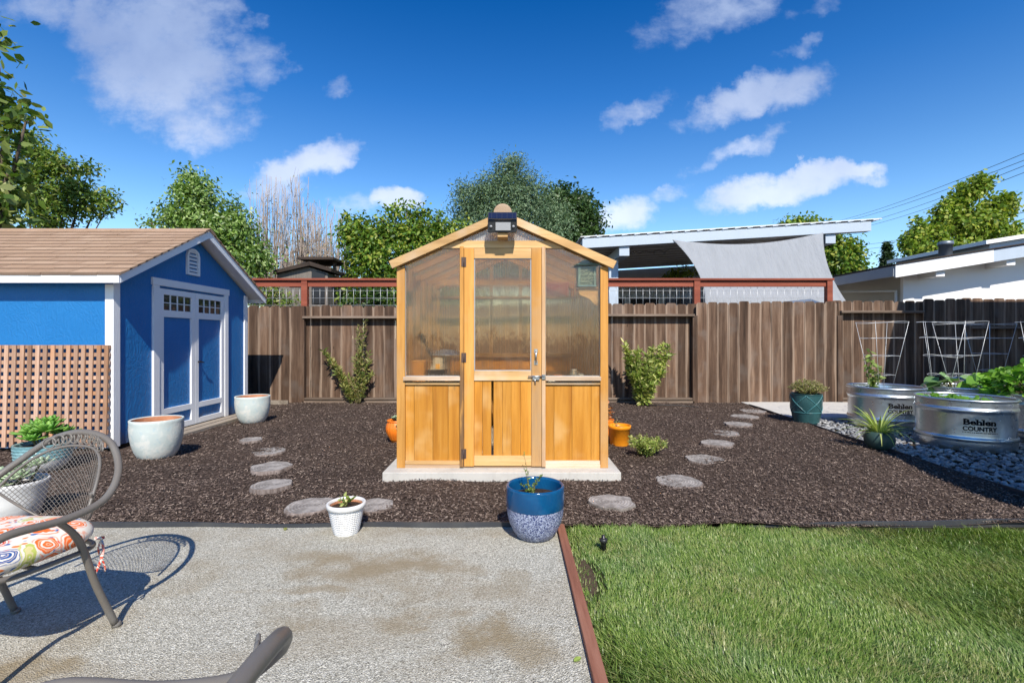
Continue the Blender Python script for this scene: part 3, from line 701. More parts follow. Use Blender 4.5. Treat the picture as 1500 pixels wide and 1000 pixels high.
setprops(b.build('retaining_board', M['ramp'], bevel=.004), 'short low grey board at the foot of the fence behind the far white pot', 'board')

trel = thing('wire_trellis', 'red stained timber frame with square wire mesh rising above the fence', 'trellis', (0, FY + .14, 0))
TY = FY + .17
def tz(py): return fz(py, TY)
def tx(px): return fx(px, TY)
xl, xr = tx(290), tx(1219)
b = MB(); b.box(xl, xr, TY - .07, TY + .07, tz(411), tz(408), .6); b.build('top_cap', M['red_wood'], trel, .004)
for xa, xb in ((xl, tx(442)), (tx(451.5), tx(735)), (tx(735), tx(1015.5)), (tx(1024.5), tx(1209))):
    b = MB(); b.box(xa, xb, TY - .02, TY + .02, tz(420), tz(411.2)); b.build('top_rail', M['red_wood'], trel, .003)
for px in (447, 1020, 1213.5):
    b = MB(); hw = .06 if px < 1100 else .055; b.box(tx(px) - hw, tx(px) + hw, TY - .055, TY + .055, tz(520 if px < 1100 else 460), tz(411.3)); b.build('post', M['red_wood'], trel, .004)
b = MB(); b.rnd = .5
x = xl
while x < tx(1209):
    b.tube([(x, TY + .025, tz(455)), (x, TY + .025, tz(419))], .003, 4); x += .1355
for py in (425.5, 436.5, 447): b.tube([(xl, TY + .03, tz(py)), (tx(1209), TY + .03, tz(py))], .003, 4)
b.build('wire_mesh', M['wire'], trel)

# ------------------------------------------------------------------ blue shed
SX = -4.53; SY0 = 5.49; SY1 = 8.23; SXL = -8.2; YR = 6.88; ZR = 2.82; XG = -4.31
EY0, EY1, EZ = 5.32, 8.44, 2.00
shed = thing('garden_shed', 'bright blue garden shed with white trim and tan shingle roof', 'shed', (SX, SY0, 0))
def roofz(y): return ZR - abs(y - YR) * (ZR - EZ) / (YR - EY0)
def yz(poly, xa, xb, b): return b.prism(poly, xa, xb, lambda a, c, d: (d, a, c))
dY0, dY1 = 6.19, 7.58                                   # door leaf limits
# walls
b = MB(); b.box(SXL, SX - .05, SY0, SY0 + .05, .03, roofz(SY0) - .1); b.build('side_wall', M['blue'], shed)
b = MB(); b.box(SXL, SX - .05, SY1 - .05, SY1, .03, roofz(SY1) - .1); b.build('rear_wall', M['blue'], shed)
b = MB()
yz([(SY0, .05), (dY0 - .1, .05), (dY0 - .1, 1.93), (SY0, 1.93)], SX - .05, SX, b)
b.build('gable_wall', M['blue'], shed); b = MB()
yz([(dY1 + .09, .05), (SY1, .05), (SY1, 1.93), (dY1 + .09, 1.93)], SX - .05, SX, b)
b.build('gable_wall', M['blue'], shed)
b = MB(); yz([(SY0, 1.93), (SY1, 1.93), (SY1, roofz(SY1) - .1), (YR, ZR - .1), (SY0, roofz(SY0) - .1)], SX - .05, SX + .006, b); b.build('gable_panel', M['blue'], shed)
b = MB(); b.box(SXL - .05, SXL, SY0, SY1, .03, 1.9); b.build('back_wall', M['blue'], shed)
# corner boards
b = MB(); b.box(SX - .075, SX + .022, SY0 - .02, SY0, .04, 1.89); b.box(SX, SX + .022, SY0, SY0 + .075, .04, 1.93); b.build('corner_trim', M['white'], shed, .002)
b = MB(); b.box(SX, SX + .022, SY1 - .075, SY1 + .02, .04, roofz(SY1) - .12); b.build('corner_trim', M['white'], shed, .002)
# roof deck, fascia and rakes
for sgn, ye in ((-1, EY0), (1, EY1)):
    b = MB(); rx = XG - .02
    y_e = ye
    b.hexa([(SXL - .25, y_e, EZ - .06), (rx, y_e, EZ - .06), (rx, YR, ZR - .06), (SXL - .25, YR, ZR - .06), (SXL - .25, y_e, EZ - .02), (rx, y_e, EZ - .02), (rx, YR, ZR - .02), (SXL - .25, YR, ZR - .02)] if sgn < 0 else
           [(SXL - .25, YR, ZR - .06), (rx, YR, ZR - .06), (rx, y_e, EZ - .06), (SXL - .25, y_e, EZ - .06), (SXL - .25, YR, ZR - .02), (rx, YR, ZR - .02), (rx, y_e, EZ - .02), (SXL - .25, y_e, EZ - .02)])
    b.build('soffit', M['white'], shed)
    b = MB(); n = 13; Ls = math.hypot(YR - EY0, ZR - EZ); sy = (YR - ye) / Ls; sz = (ZR - EZ) / Ls
    ey = Ls / n
    for i in range(n):
        t0 = i * ey - .02 - (.015 if i == 0 else 0); t1 = (i + 1) * ey + .03 if i < n - 1 else Ls
        x = SXL - .27 - RNG.random() * .3
        while x < XG + .02:
            w = .31 if RNG.random() < .8 else .15; xa = max(x, SXL - .27); xb = min(x + w - .005, XG + .022)
            if xb > xa + .01:
                q = lambda X, t_, h: (X, ye + sy * t_ , EZ + sz * t_ + h)
                r = min(1, max(0, .5 + RNG.gauss(0, .22))); lo, hi, jt = .003, .012 + RNG.random() * .004, RNG.uniform(-.004, .004)
                c = [q(xa, t0 + jt, lo - .018), q(xb, t0 + jt, lo - .018), q(xb, t1, -.016), q(xa, t1, -.016), q(xa, t0 + jt, hi), q(xb, t0 + jt, hi), q(xb, t1, -.006), q(xa, t1, -.006)]
                if sgn > 0: c = [c[3], c[2], c[1], c[0], c[7], c[6], c[5], c[4]]
                b.hexa(c, r); b.mi[-4 if sgn < 0 else -2] = 1
            x += w
    b.build('shingles', [M['shingle'], M['shingle_edge']], shed)
    # rake board
    b = MB(); yz([(ye, EZ - .115), (YR, ZR - .125), (YR, ZR - .005), (ye, EZ - .005)] if sgn < 0 else [(YR, ZR - .125), (ye, EZ - .115), (ye, EZ - .005), (YR, ZR - .005)], XG - .02, XG + .004, b)
    b.build('rake_board', M['white'], shed, .002)
    b = MB(); b.box(SXL - .25, XG + .002, ye - .022 if sgn < 0 else ye, ye if sgn < 0 else ye + .022, EZ - .115, EZ - .012); b.build('fascia', M['white'], shed, .002)
b = MB(); b.hexa([(SXL - .27, YR - .11, ZR - .052), (XG + .024, YR - .11, ZR - .052), (XG + .024, YR, ZR + .003), (SXL - .27, YR, ZR + .003), (SXL - .27, YR - .11, ZR - .036), (XG + .024, YR - .11, ZR - .036), (XG + .024, YR, ZR + .018), (SXL - .27, YR, ZR + .018)], .5)
b.hexa([(SXL - .27, YR, ZR + .003), (XG + .024, YR, ZR + .003), (XG + .024, YR + .11, ZR - .052), (SXL - .27, YR + .11, ZR - .052), (SXL - .27, YR, ZR + .018), (XG + .024, YR, ZR + .018), (XG + .024, YR + .11, ZR - .036), (SXL - .27, YR + .11, ZR - .036)], .5)
b.build('ridge_cap', M['shingle'], shed)
# gable vent
vy = YR - .04; b = MB(); vw = .135; b.rnd = .5
arch = lambda w, z0, zs, k: [(vy - w, z0), (vy + w, z0), (vy + w, zs)] + [(vy + w * math.cos(a), zs + k * math.sin(a)) for a in (PI * .2, PI * .4, PI * .5, PI * .6, PI * .8)] + [(vy - w, zs)]
z0v, zsv = 2.165, 2.44
o_ = arch(vw, z0v, zsv, .1); i_ = arch(vw - .035, z0v + .035, zsv, .07)
n_ = len(o_); bs = len(b.v)
for X in (SX + .006, SX + .034):
    b.v += [(X, y, z) for y, z in o_] + [(X, y, z) for y, z in i_]
for i in range(n_):
    j = (i + 1) % n_
    b._f((bs + 2 * n_ + i, bs + 2 * n_ + j, bs + 3 * n_ + j, bs + 3 * n_ + i), .5); b._f((bs + i, bs + j, bs + 2 * n_ + j, bs + 2 * n_ + i), .5); b._f((bs + n_ + j, bs + n_ + i, bs + 3 * n_ + i, bs + 3 * n_ + j), .5)
for k in range(6):
    z = z0v + .05 + k * .052
    b.hexa([(SX + .008, vy - .1, z + .03), (SX + .028, vy - .1, z), (SX + .028, vy + .1, z), (SX + .008, vy + .1, z + .03), (SX + .008, vy - .1, z + .038), (SX + .032, vy - .1, z + .008), (SX + .032, vy + .1, z + .008), (SX + .008, vy + .1, z + .038)])
b.build('gable_vent', M['white'], shed)
# door casing
b = MB(); b.box(SX - .05, SX + .028, dY0 - .11, dY0 - .008, .05, 1.95); b.box(SX - .05, SX + .028, dY1 + .008, dY1 + .10, .05, 1.95); b.box(SX - .05, SX + .032, dY0 - .13, dY1 + .12, 1.952, 2.045)
b.build('door_casing', M['white'], shed, .002)
mid = (dY0 + dY1) / 2
for ya, yb in ((dY0, mid - .003), (mid + .003, dY1)):
    b = MB(); b.box(SX - .045, SX - .006, ya, yb, .06, 1.92); d = b.build('door', M['blue'], shed)
    b = MB(); st = .075; X0, X1 = SX - .006, SX + .02
    b.box(X0, X1, ya, ya + st, .06, 1.92); b.box(X0, X1, yb - st, yb, .06, 1.92)
    for za, zb in ((.06, .135), (.285, .36), (1.555, 1.645), (1.845, 1.92)): b.box(X0, X1, ya + st, yb - st, za, zb)
    b.build('door_trim', M['white'], d, .0015)
    b = MB(); b.box(SX - .006, SX + .001, ya + st, yb - st, 1.647, 1.843); b.build('window_pane', M['glass'], d)
    b = MB(); w = yb - ya - 2 * st
    for k in (1, 2, 3): b = MB(); b.box(SX + .001, SX + .012, ya + st + w * k / 4 - .007, ya + st + w * k / 4 + .007, 1.647, 1.843); b.build('muntin', M['white'], d)
    b = MB(); b.box(SX + .001, SX + .009, ya + st, yb - st, 1.735, 1.745); b.build('muntin', M['white'], d)
b = MB(); b.tube([(SX + .02, mid + .07, .94), (SX + .06, mid + .07, .94)], .012, 8); b.tube([(SX + .055, mid + .03, .945), (SX + .06, mid + .12, .93)], .009, 8); b.lathe([(0, 0), (.02, .0), (.02, .006), (0, .006)], 12, (SX + .02, mid + .07, .94)); b.build('door_handle', M['darkmetal'], shed)
b = MB(); b.box(SXL, SX - .06, SY0 + .06, SY1 - .06, 0, .03); b.build('floor', M['dark_wood'], shed)
b = MB()
for k in range(2): b.hexa([(SX + .03 + k * .14, 5.95, .0), (SX + .16 + k * .14, 5.95, .0), (SX + .16 + k * .14, 7.95, .0), (SX + .03 + k * .14, 7.95, .0), (SX + .03 + k * .14, 5.95, .052 - .006 * k), (SX + .16 + k * .14, 5.95, .052 - .006 * k), (SX + .16 + k * .14, 7.95, .052 - .006 * k), (SX + .03 + k * .14, 7.95, .052 - .006 * k)])
setprops(b.build('ramp', M['ramp'], bevel=.004), 'weathered grey board step lying in front of the blue shed doors', 'step')

# lattice leaning on the shed side
b = MB(); LX0, LX1 = -7.6, -4.53; ZT = 1.20; P_ = .0865; lean = lambda z, o: SY0 - .045 - .035 * (1 - z / 1.2) - o
k = 0; x = LX1 - .045
while x > LX0:
    j = RNG.uniform(-.003, .003); b.hexa([(x + j, lean(.06, .014), .06), (x + .044 + j, lean(.06, .014), .06), (x + .044 + j, lean(.06, 0), .06), (x + j, lean(.06, 0), .06),
            (x + j, lean(ZT, .014), ZT), (x + .044 + j, lean(ZT, .014), ZT), (x + .044 + j, lean(ZT, 0), ZT), (x + j, lean(ZT, 0), ZT)]); x -= P_
z = ZT - .02
while z > .06:
    b.hexa([(LX0, lean(z - .021, -.0003), z - .021), (LX1, lean(z - .021, -.0003), z - .021), (LX1, lean(z - .021, -.016), z - .021), (LX0, lean(z - .021, -.016), z - .021),
            (LX0, lean(z + .021, -.0003), z + .021), (LX1, lean(z + .021, -.0003), z + .021), (LX1, lean(z + .021, -.016), z + .021), (LX0, lean(z + .021, -.016), z + .021)]); z -= P_
setprops(b.build('lattice_panel', M['cedar']), 'weathered cedar lattice panel leaning against the blue shed wall', 'lattice')

# ------------------------------------------------------------------ greenhouse
GY = 4.473; GS = GY / F
def gx(px): return (px - 750) * GS
def gz(py): return H - (py - HY) * GS
SLAB = .078
GL, GR_, GB = gx(581), gx(891), 6.72                    # left, right, back
b = MB(); b.box(gx(560) * 4.328 / GY, gx(910) * 4.328 / GY, 4.328, GB + .2, -.05, SLAB); setprops(b.build('concrete_slab', M['slab'], bevel=.006), 'pale concrete slab under the small wooden greenhouse', 'slab')
gh = thing('greenhouse', 'small honey-stained timber greenhouse with cloudy panes and plank door', 'greenhouse', (0, GY, SLAB))
def fr(name, mat, px0, px1, py0, py1, y0, y1, bev=.003, parent=None):
    b = MB(); b.box(gx(px0), gx(px1), GY + y0, GY + y1, gz(py1), gz(py0)); return b.build(name, mat, parent or gh, bev)
RX = gx(736.5); 
def rake(x): return gz(383.5) + (1 - abs(x - RX) / (RX - gx(571))) * (gz(311) - gz(383.5))     # top of the rake
for pa, pb in ((581, 593), (879.5, 891)):
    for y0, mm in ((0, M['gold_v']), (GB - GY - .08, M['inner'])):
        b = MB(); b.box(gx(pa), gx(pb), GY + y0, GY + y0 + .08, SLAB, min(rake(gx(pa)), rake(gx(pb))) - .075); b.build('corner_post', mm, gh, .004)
fr('sill_plate', M['worn_x'], 593, 673.7, 681, 686, .004, .08); fr('sill_plate', M['bleached'], 799, 879.5, 680.5, 686.2, .0, .08)
fr('threshold', M['worn_x'], 673.7, 799, 683.3, 686.4, .01, .09)
for pa, pb, mt in ((593, 673.7, 'worn_x'), (799, 879.5, 'bleached')):
    fr('bottom_rail', M[mt if mt == 'bleached' else 'gold_x'], pa, pb, 675, 680.6, .012, .07)
    b = MB(); n = 6; e = [pa + (pb - pa) * q for q in ((0, .16, .5, .78, 1) if pa < 700 else (0, .16, .49, .84, 1))]
    for a, c in zip(e[:-1], e[1:]): b.box(gx(a) + .0012, gx(c) - .0012, GY + .026, GY + .045, gz(676), gz(564))
    b.build('lower_panel', M['panel'], gh, .0015)
    fr('trim_strip', M['gold_x'], pa, pb, 559.3, 563.4, .006, .06)
    b = MB(); b.box(gx(pa) - .012 * (pa < 700), gx(pb) + .004, GY - .022, GY + .07, gz(557.2), gz(551.3)); b.build('window_sill', M[mt], gh, .003)
for pa, pb, mt in ((673.7, 679.4, 'jamb'), (793.6, 799, 'worn_v')):
    fr('door_jamb', M[mt], pa, pb, 361.2, 683.2, -.014, .08)
# header beam with ends cut to the rakes
hb0, hb1 = gz(363.3), gz(352.4); inset = .078
hw = lambda z: (RX - gx(571)) * (1 - (z + inset - gz(383.5)) / (gz(311) - gz(383.5)))
b = MB(); b.prism([(RX - hw(hb0), hb0), (RX + hw(hb0), hb0), (RX + hw(hb1), hb1), (RX - hw(hb1), hb1)], GY + .003, GY + .06, lambda a, c, d: (a, d, c)); b.build('header_beam', M['gold_x'], gh, .003)
# rake boards (front and back) and roof
for y0, y1, mt in ((-.045, -.012, 'gold_x'), (GB - GY, GB - GY + .03, 'inner')):
    for sg in (-1, 1):
        xe = gx(571) if sg < 0 else 2 * RX - gx(571); xe2 = xe - sg * .032
        b = MB(); pts = [(xe, rake(xe)), (xe2, rake(xe) - .068), (RX, rake(RX) - .074), (RX, rake(RX))]
        if sg > 0: pts = pts[::-1]
        b.prism(pts, GY + y0, GY + y1, lambda a, c, d: (a, d, c)); b.build('rake_board', M[mt], gh, .003)
b = MB(); cz = gz(314); b.prism([(RX + .083 * math.cos(a), cz + .083 * math.sin(a)) for a in np.linspace(0, PI, 15)] + [(RX - .083, cz - .04), (RX + .083, cz - .04)], GY - .062, GY - .047, lambda a, c, d: (a, d, c)); b.build('ridge_disc', M['worn_x'], gh, .003)
for q in (-.055, -.018, .02, .055): b = MB(); b.tube([(RX + q, GY - .064, cz - .012), (RX + q, GY - .060, cz - .012)], .006, 8); b.build('screw_head', M['hinge'], gh)
for sg in (-1, 1):
    xe = gx(573) if sg < 0 else 2 * RX - gx(573)
    b = MB(); c = [(xe, GY - .01, rake(xe) - .016), (RX, GY - .01, rake(RX) - .016), (RX, GB, rake(RX) - .016), (xe, GB, rake(xe) - .016)]
    c2 = [(x, y, z + .010) for x, y, z in c]
    b.hexa(c + c2 if sg < 0 else [c[1], c[0], c[3], c[2]] + [c2[1], c2[0], c2[3], c2[2]]); b.build('roof_pane', M['roofpane'], gh)
    for k in range(5):
        y = GY + .03 + (GB - GY - .1) * k / 4
        b = MB(); xs = xe - sg * .06; b.bar((xs, y, rake(xs) - .052), (RX, y, rake(RX) - .052), .04, .06); b.build('rafter', M['inner'], gh)
b = MB(); b.box(RX - .02, RX + .02, GY, GB, rake(RX) - .12, rake(RX) - .03); b.build('ridge_beam', M['inner'], gh)
# gable pane and windows
gt = lambda x: rake(x) - .07
b = MB(); b.prism([(RX - hw(hb1) + .01, hb1), (RX + hw(hb1) - .01, hb1), (RX, gt(RX))], GY + .02, GY + .03, lambda a, c, d: (a, d, c)); b.build('gable_pane', M['gablepane'], gh)
for pa, pb, pc in ((593, 673.7, 636), (799, 879.5, 837)):
    lo, hi = gz(551), hb0; xo, xi = (gx(pa), gx(pb)) if pa < 700 else (gx(pb), gx(pa)); xc = RX - hw(hb0) if pa < 700 else RX + hw(hb0)
    poly = [(xo, lo), (xi, lo), (xi, hi), (xc, hi), (xo, gt(xo))]
    if pa > 700: poly = poly[::-1]
    b = MB(); b.prism(poly, GY + .036, GY + .042, lambda a, c, d: (a, d, c)); w = b.build('window_pane', M['pane'], gh)
    cx = sum(p[0] for p in poly) / 5; czz = sum(p[1] for p in poly) / 5
    b = MB()
    for i in range(5):                                    # thin grey glazing strip
        p, q = poly[i], poly[(i + 1) % 5]; b.bar((p[0], GY + .032, p[1]), (q[0], GY + .032, q[1]), .008, .012, (0, 1, 0), .5)
    b.build('glazing_strip', M['lens'], w)
# door
dr = fr('door', M['gold_v'], 679.9, 694.3, 363.8, 682.6, -.006, .034); 
fr('stile', M['stile'], 778.4, 793.2, 363.8, 682.6, -.006, .034, parent=dr)
fr('rail', M['gold_x'], 694.5, 778.2, 364, 378.6, -.004, .032, parent=dr); fr('rail', M['gold_x'], 694.5, 778.2, 543, 557.4, -.004, .032, parent=dr); fr('rail', M['gold_x'], 694.5, 778.2, 667, 682, -.004, .032, parent=dr)
b = MB(); b.box(gx(694.5), gx(778.2), GY + .012, GY + .018, gz(543), gz(378.6)); w = b.build('door_pane', M['pane'], dr)
b = MB()
for a, c in (((694.7, 379), (778, 379)), ((694.7, 542.4), (778, 542.4)), ((695.2, 380), (695.2, 542)), ((777.6, 380), (777.6, 542))):
    b.bar((gx(a[0]), GY + .009, gz(a[1])), (gx(c[0]), GY + .009, gz(c[1])), .008, .01, (0, 1, 0), .5)
b.build('glazing_strip', M['lens'], dr)
b = MB(); e = [(694.6, 706.4), (706.8, 719.6), (723, 736), (736.3, 748.6), (748.9, 762.5), (762.8, 778.2)]
for a, c in e: b.box(gx(a), gx(c), GY + .008 + RNG.uniform(0, .003), GY + .026, gz(667.5), gz(557))
b.build('door_plank', M['panel'], dr, .0015)
for py in (384, 523.6, 664):
    b = MB(); b.box(gx(676), gx(679.3), GY - .018, GY - .0145, gz(py + 7), gz(py - 7)); b.box(gx(680.2), gx(683), GY - .010, GY - .0065, gz(py + 7), gz(py - 7)); b.tube([(gx(679.7), GY - .018, gz(py + 7)), (gx(679.7), GY - .018, gz(py - 7))], .005, 8)
    b.build('hinge', M['hinge'], dr)
b = MB(); b.tube([(gx(785), GY - .006, gz(514)), (gx(785), GY - .03, gz(515)), (gx(785), GY - .036, gz(522)), (gx(785), GY - .03, gz(530)), (gx(785), GY - .006, gz(531))], .007, 8); b.box(gx(782.5), gx(787.5), GY - .010, GY - .0065, gz(517), gz(511)); b.box(gx(782.5), gx(787.5), GY - .010, GY - .0065, gz(534), gz(528)); b.build('door_handle', M['steel'], dr)
b = MB(); b.tube([(gx(773.5), GY - .022, gz(551)), (gx(797), GY - .022, gz(551))], .006, 8); b.box(gx(780), gx(790), GY - .024, GY - .0068, gz(556), gz(549.5)); b.box(gx(793.8), gx(798.6), GY - .026, GY - .0145, gz(555), gz(548)); b.tube([(gx(783.5), GY - .02, gz(555)), (gx(784), GY - .016, gz(562))], .006, 6); b.build('door_latch', M['steel'], dr)
# side and back walls
for xs, sg in ((GL, 1), (GR_, -1)):
    b = MB()
    y = GY + .085; 
    while y < GB - .09: b.box(xs + sg * .02 - .008, xs + sg * .02 + .008, y, min(y + .148, GB - .085), SLAB, gz(560)); y += .15
    b.build('side_panel', M['panel'], gh)
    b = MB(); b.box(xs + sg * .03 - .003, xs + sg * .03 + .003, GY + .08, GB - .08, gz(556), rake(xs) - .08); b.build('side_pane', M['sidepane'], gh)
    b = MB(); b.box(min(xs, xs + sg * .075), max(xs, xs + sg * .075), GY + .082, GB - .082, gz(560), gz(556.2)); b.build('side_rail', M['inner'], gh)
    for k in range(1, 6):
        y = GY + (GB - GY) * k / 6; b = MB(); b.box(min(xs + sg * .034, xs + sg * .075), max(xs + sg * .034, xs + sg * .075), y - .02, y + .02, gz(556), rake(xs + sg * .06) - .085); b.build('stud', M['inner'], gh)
b = MB(); x = GL + .09
while x < GR_ - .09: b.box(x + .001, min(x + .139, GR_ - .085), GB - .05, GB - .03, SLAB, 1.02); x += .14
b.build('back_panel', M['panel'], gh)
b = MB(); b.prism([(GL + .08, 1.02), (GR_ - .08, 1.02), (GR_ - .08, rake(GR_) - .09), (RX, rake(RX) - .09), (GL + .08, rake(GL) - .09)], GB - .045, GB - .040, lambda a, c, d: (a, d, c)); b.build('back_pane', M['backpane'], gh)
for x in (-.62, RX - .2, RX + .2, .45): b = MB(); b.box(x - .022, x + .022, GB - .10, GB - .05, SLAB, rake(x) - .1); b.build('stud', M['inner'], gh)
b = MB(); b.box(GL + .08, GR_ - .08, GB - .11, GB - .052, 2.0, 2.07); b.box(GL + .08, GR_ - .08, GB - .11, GB - .052, 1.02, 1.07); b.build('back_rail', M['inner'], gh)
# benches inside
b = MB()
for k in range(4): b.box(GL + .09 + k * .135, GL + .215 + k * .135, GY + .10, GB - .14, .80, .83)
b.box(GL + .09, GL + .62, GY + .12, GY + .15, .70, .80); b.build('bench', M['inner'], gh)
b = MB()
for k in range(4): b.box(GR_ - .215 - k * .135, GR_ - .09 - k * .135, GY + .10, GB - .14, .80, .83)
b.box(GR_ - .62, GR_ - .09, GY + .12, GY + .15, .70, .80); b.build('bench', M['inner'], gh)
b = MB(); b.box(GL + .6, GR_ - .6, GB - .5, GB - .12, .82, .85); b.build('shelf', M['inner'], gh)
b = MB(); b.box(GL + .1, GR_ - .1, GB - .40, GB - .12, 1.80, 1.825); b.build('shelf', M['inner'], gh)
# scrolled bracket behind the right pane
b = MB(); bx0, bx1 = gx(849), gx(879); yb = GY + .075
pr = [(bx0, gz(421.5)), (bx0, gz(427)), (gx(852), gz(431)), (gx(859), gz(433.5)), (gx(866), gz(437)), (gx(871), gz(443)), (gx(876), gz(446.5)), (bx1, gz(446.5)), (bx1, gz(421.5))]
b.prism(pr, yb, yb + .03, lambda a, c, d: (a, d, c)); b.box(bx0 - .004, bx1, yb - .02, yb + .16, gz(421.3), gz(419)); b.build('shelf_bracket', M['gold_x'], gh)

# things in the greenhouse
def lantern():
    cx, cy, z = gx(861), GY + .12, gz(419) + .001
    t = thing('lantern', 'verdigris pagoda lantern on the scrolled shelf behind the right greenhouse pane', 'lantern', (cx, cy, z))
    g = paint('verdigris', (.16, .24, .21), .6, 60, .004, .4, (.08, .12, .11)); s = 1 / 158.3
    b = MB(); w = .085; b.box(cx - w, cx + w, cy - w, cy + w, z, z + .012)
    for q in (-1, 1):
        for r in (-1, 1): b.box(cx + q * w * .86 - .01, cx + q * w * .86 + .01, cy + r * w * .86 - .01, cy + r * w * .86 + .01, z + .012, z + .19)
    b.box(cx - w * .8, cx + w * .8, cy - w * .8, cy + w * .8, z + .013, z + .189)
    for k in range(5):
        for q in (-.045, 0, .045): b.tube([(cx + q - .02, cy - w * .81, z + .03 + k * .033), (cx + q, cy - w * .83, z + .045 + k * .033), (cx + q + .02, cy - w * .81, z + .03 + k * .033)], .004, 4)
    b.build('body', g, t)
    b = MB(); r0 = .125
    prof = [(r0 * 1.05, .205), (r0 * .98, .196), (r0 * .75, .216), (r0 * .45, .238), (r0 * .3, .25), (.012, .262), (.014, .28), (.004, .295)]
    b.lathe([(q_ * 1.25, w_) for q_, w_ in prof], 4, (0, 0, z), smooth=False, cap0=True, cap1=True); b.v = [(cx + (x_ - y_) * .7071, cy + (x_ + y_) * .7071, z_) for x_, y_, z_ in b.v]; o = b.build('roof', g, t)
    return t
lantern()
def ghbits():
    zb = .831
    t = thing('wooden_box', 'plain plywood box on the bench inside the greenhouse, left pane', 'box', (gx(608), GY + .22, zb)); b = MB(); y = GY + .14
    b.box(gx(599), gx(617.5), y, y + .16, zb, zb + .22); b.box(gx(598.5), gx(618), y - .004, y + .164, zb + .221, zb + .232); b.build('carcass', M['gold_v'], t, .003); 
    t = thing('plant_basket', 'black slotted plastic basket on the bench behind the left greenhouse pane', 'basket', (gx(634), GY + .26, zb)); c = (gx(634), GY + .26, zb)
    b = MB(); b.lathe([(.07, 0), (.095, .135), (.10, .135), (.10, .145), (.088, .145), (.066, .01)], 20, c, cap0=True); b.build('bowl', M['blackplastic'], t)
    b = MB()
    for a in range(-70, 71, 20):
        q = math.radians(a - 90); b.bar((c[0] + .0795 * math.cos(q), c[1] + .0795 * math.sin(q), zb + .035), (c[0] + .0905 * math.cos(q), c[1] + .0905 * math.sin(q), zb + .105), .006, .004, (math.cos(q), math.sin(q), 0))
    b.build('slot', M['lens'], t)
    t = thing('paper_bag', 'crumpled cream bag with a yellow label sitting in the black basket', 'bag', (c[0], c[1], zb + .02)); b = MB(); rg = random.Random(2)
    b.grid(lambda u, v: (c[0] + (.07 * (1 - v * .25) + .012 * math.sin(9 * u + 7 * v)) * math.cos(2 * PI * u), c[1] + .05 * math.sin(2 * PI * u), zb + .03 + v * (.2 + .03 * math.sin(6 * u))), 24, 8); b.build('sack', paint('cream_paper', (.62, .58, .5), .8, 40, .004), t)
    b = MB(); b.box(c[0] + .0, c[0] + .035, c[1] - .066, c[1] - .058, zb + .15, zb + .2); b.build('sticker', paint('yellow_sticker', (.8, .42, .03), .6), t)
    t = thing('trowel', 'dark garden trowel with its black grip up behind the wooden box', 'trowel', (gx(612), GY + .36, zb)); b = MB(); b.tube([(gx(607), GY + .34, gz(488)), (gx(609), GY + .34, gz(494)), (gx(612.5), GY + .34, gz(503))], [.018, .026, .02], 10); b.tube([(gx(612.5), GY + .34, gz(503)), (gx(616), GY + .34, gz(511))], .008, 6); b.build('grip', M['blackplastic'], t)
    b = MB(); b.grid(lambda u, v: (gx(616) + .02 * u + (.05 * v), GY + .33 + .03 * (u - .5) * 2 * (1 - v), gz(511) - .12 * v), 4, 6); b.build('blade', M['darkmetal'], t, solid=.003)
    t = thing('enamel_basin', 'grey upturned metal basin on a stand inside the left greenhouse pane', 'basin', (gx(640), GY + .75, zb)); c = (gx(650) * 1.12, GY + .75, zb)
    b = MB(); b.lathe([(.03, .33), (.11, .31), (.15, .27), (.155, .265), (.145, .268), (.1, .3)], 24, c); b.build('bowl', M['galv'], t); b = MB(); b.lathe([(.045, 0), (.045, .31)], 12, c, cap0=True); b.build('stand', M['lens'], t)
    for i, (px, dy, h, rr, lab) in enumerate(((822, .2, .09, .045, 'small terracotta pot on the bench behind the right greenhouse pane'),)):
        c = (gx(px), GY + dy + .05, zb); t = thing('flower_pot', lab, 'pot', c); b = MB(); b.lathe([(rr * .68, 0), (rr * .9, h * .75), (rr, h * .75), (rr, h), (rr * .86, h), (rr * .6, .01)], 20, c, cap0=True); b.build('bowl', M['terracotta'], t); b = MB(); b.lathe([(0.0005, h * .8), (rr * .85, h * .8)], 16, c); b.build('soil', M['soil'], t)
    c = (gx(852), GY + .22, zb); t = thing('seed_tray', 'black seedling tray on the bench behind the right greenhouse pane', 'tray', c)
    b = MB(); b.box(c[0] - .15, c[0] + .12, c[1] - .09, c[1] + .11, zb, zb + .006); 
    for q in ((-.15, -.144, -.09, .11), (.114, .12, -.09, .11), (-.144, .114, -.09, -.084), (-.144, .114, .104, .11)): b.box(c[0] + q[0], c[0] + q[1], c[1] + q[2], c[1] + q[3], zb + .006, zb + .05)
    b.build('tub', M['blackplastic'], t); 
    for px, lab, h in ((845, 'clear jar with a metal lid standing in the black seedling tray', .13), (856, 'short clear glass jar beside the lidded one in the seedling tray', .10)):
        c2 = (gx(px), GY + .22, zb + .007); t = thing('glass_jar', lab, 'jar', c2); b = MB(); b.lathe([(.03, 0), (.032, h * .8), (.024, h), (.022, h), (.029, h * .8), (.027, .005)], 20, c2, cap0=True); b.build('vessel', JAR, t)
        if h > .12: b = MB(); b.lathe([(.026, h - .004), (.026, h + .014)], 20, c2, cap1=True); b.build('lid', M['steel'], t)
    b = MB(); c = (gx(842), GY + .13, zb)
    b.grid(lambda u, v: (gx(803) + u * (gx(878) - gx(803)), GY + .11 + v * .06, zb + .002 + .05 * (1 - abs(2 * v - 1)) * (.55 + .45 * math.sin(7 * u + 1) * math.sin(17 * u)) ), 40, 6); setprops(b.build('garden_fleece', paint('white_fleece', (.62, .62, .6), .9, 50, .004), solid=.004), 'bunched white plant fleece along the sill inside the right greenhouse pane', 'fleece')
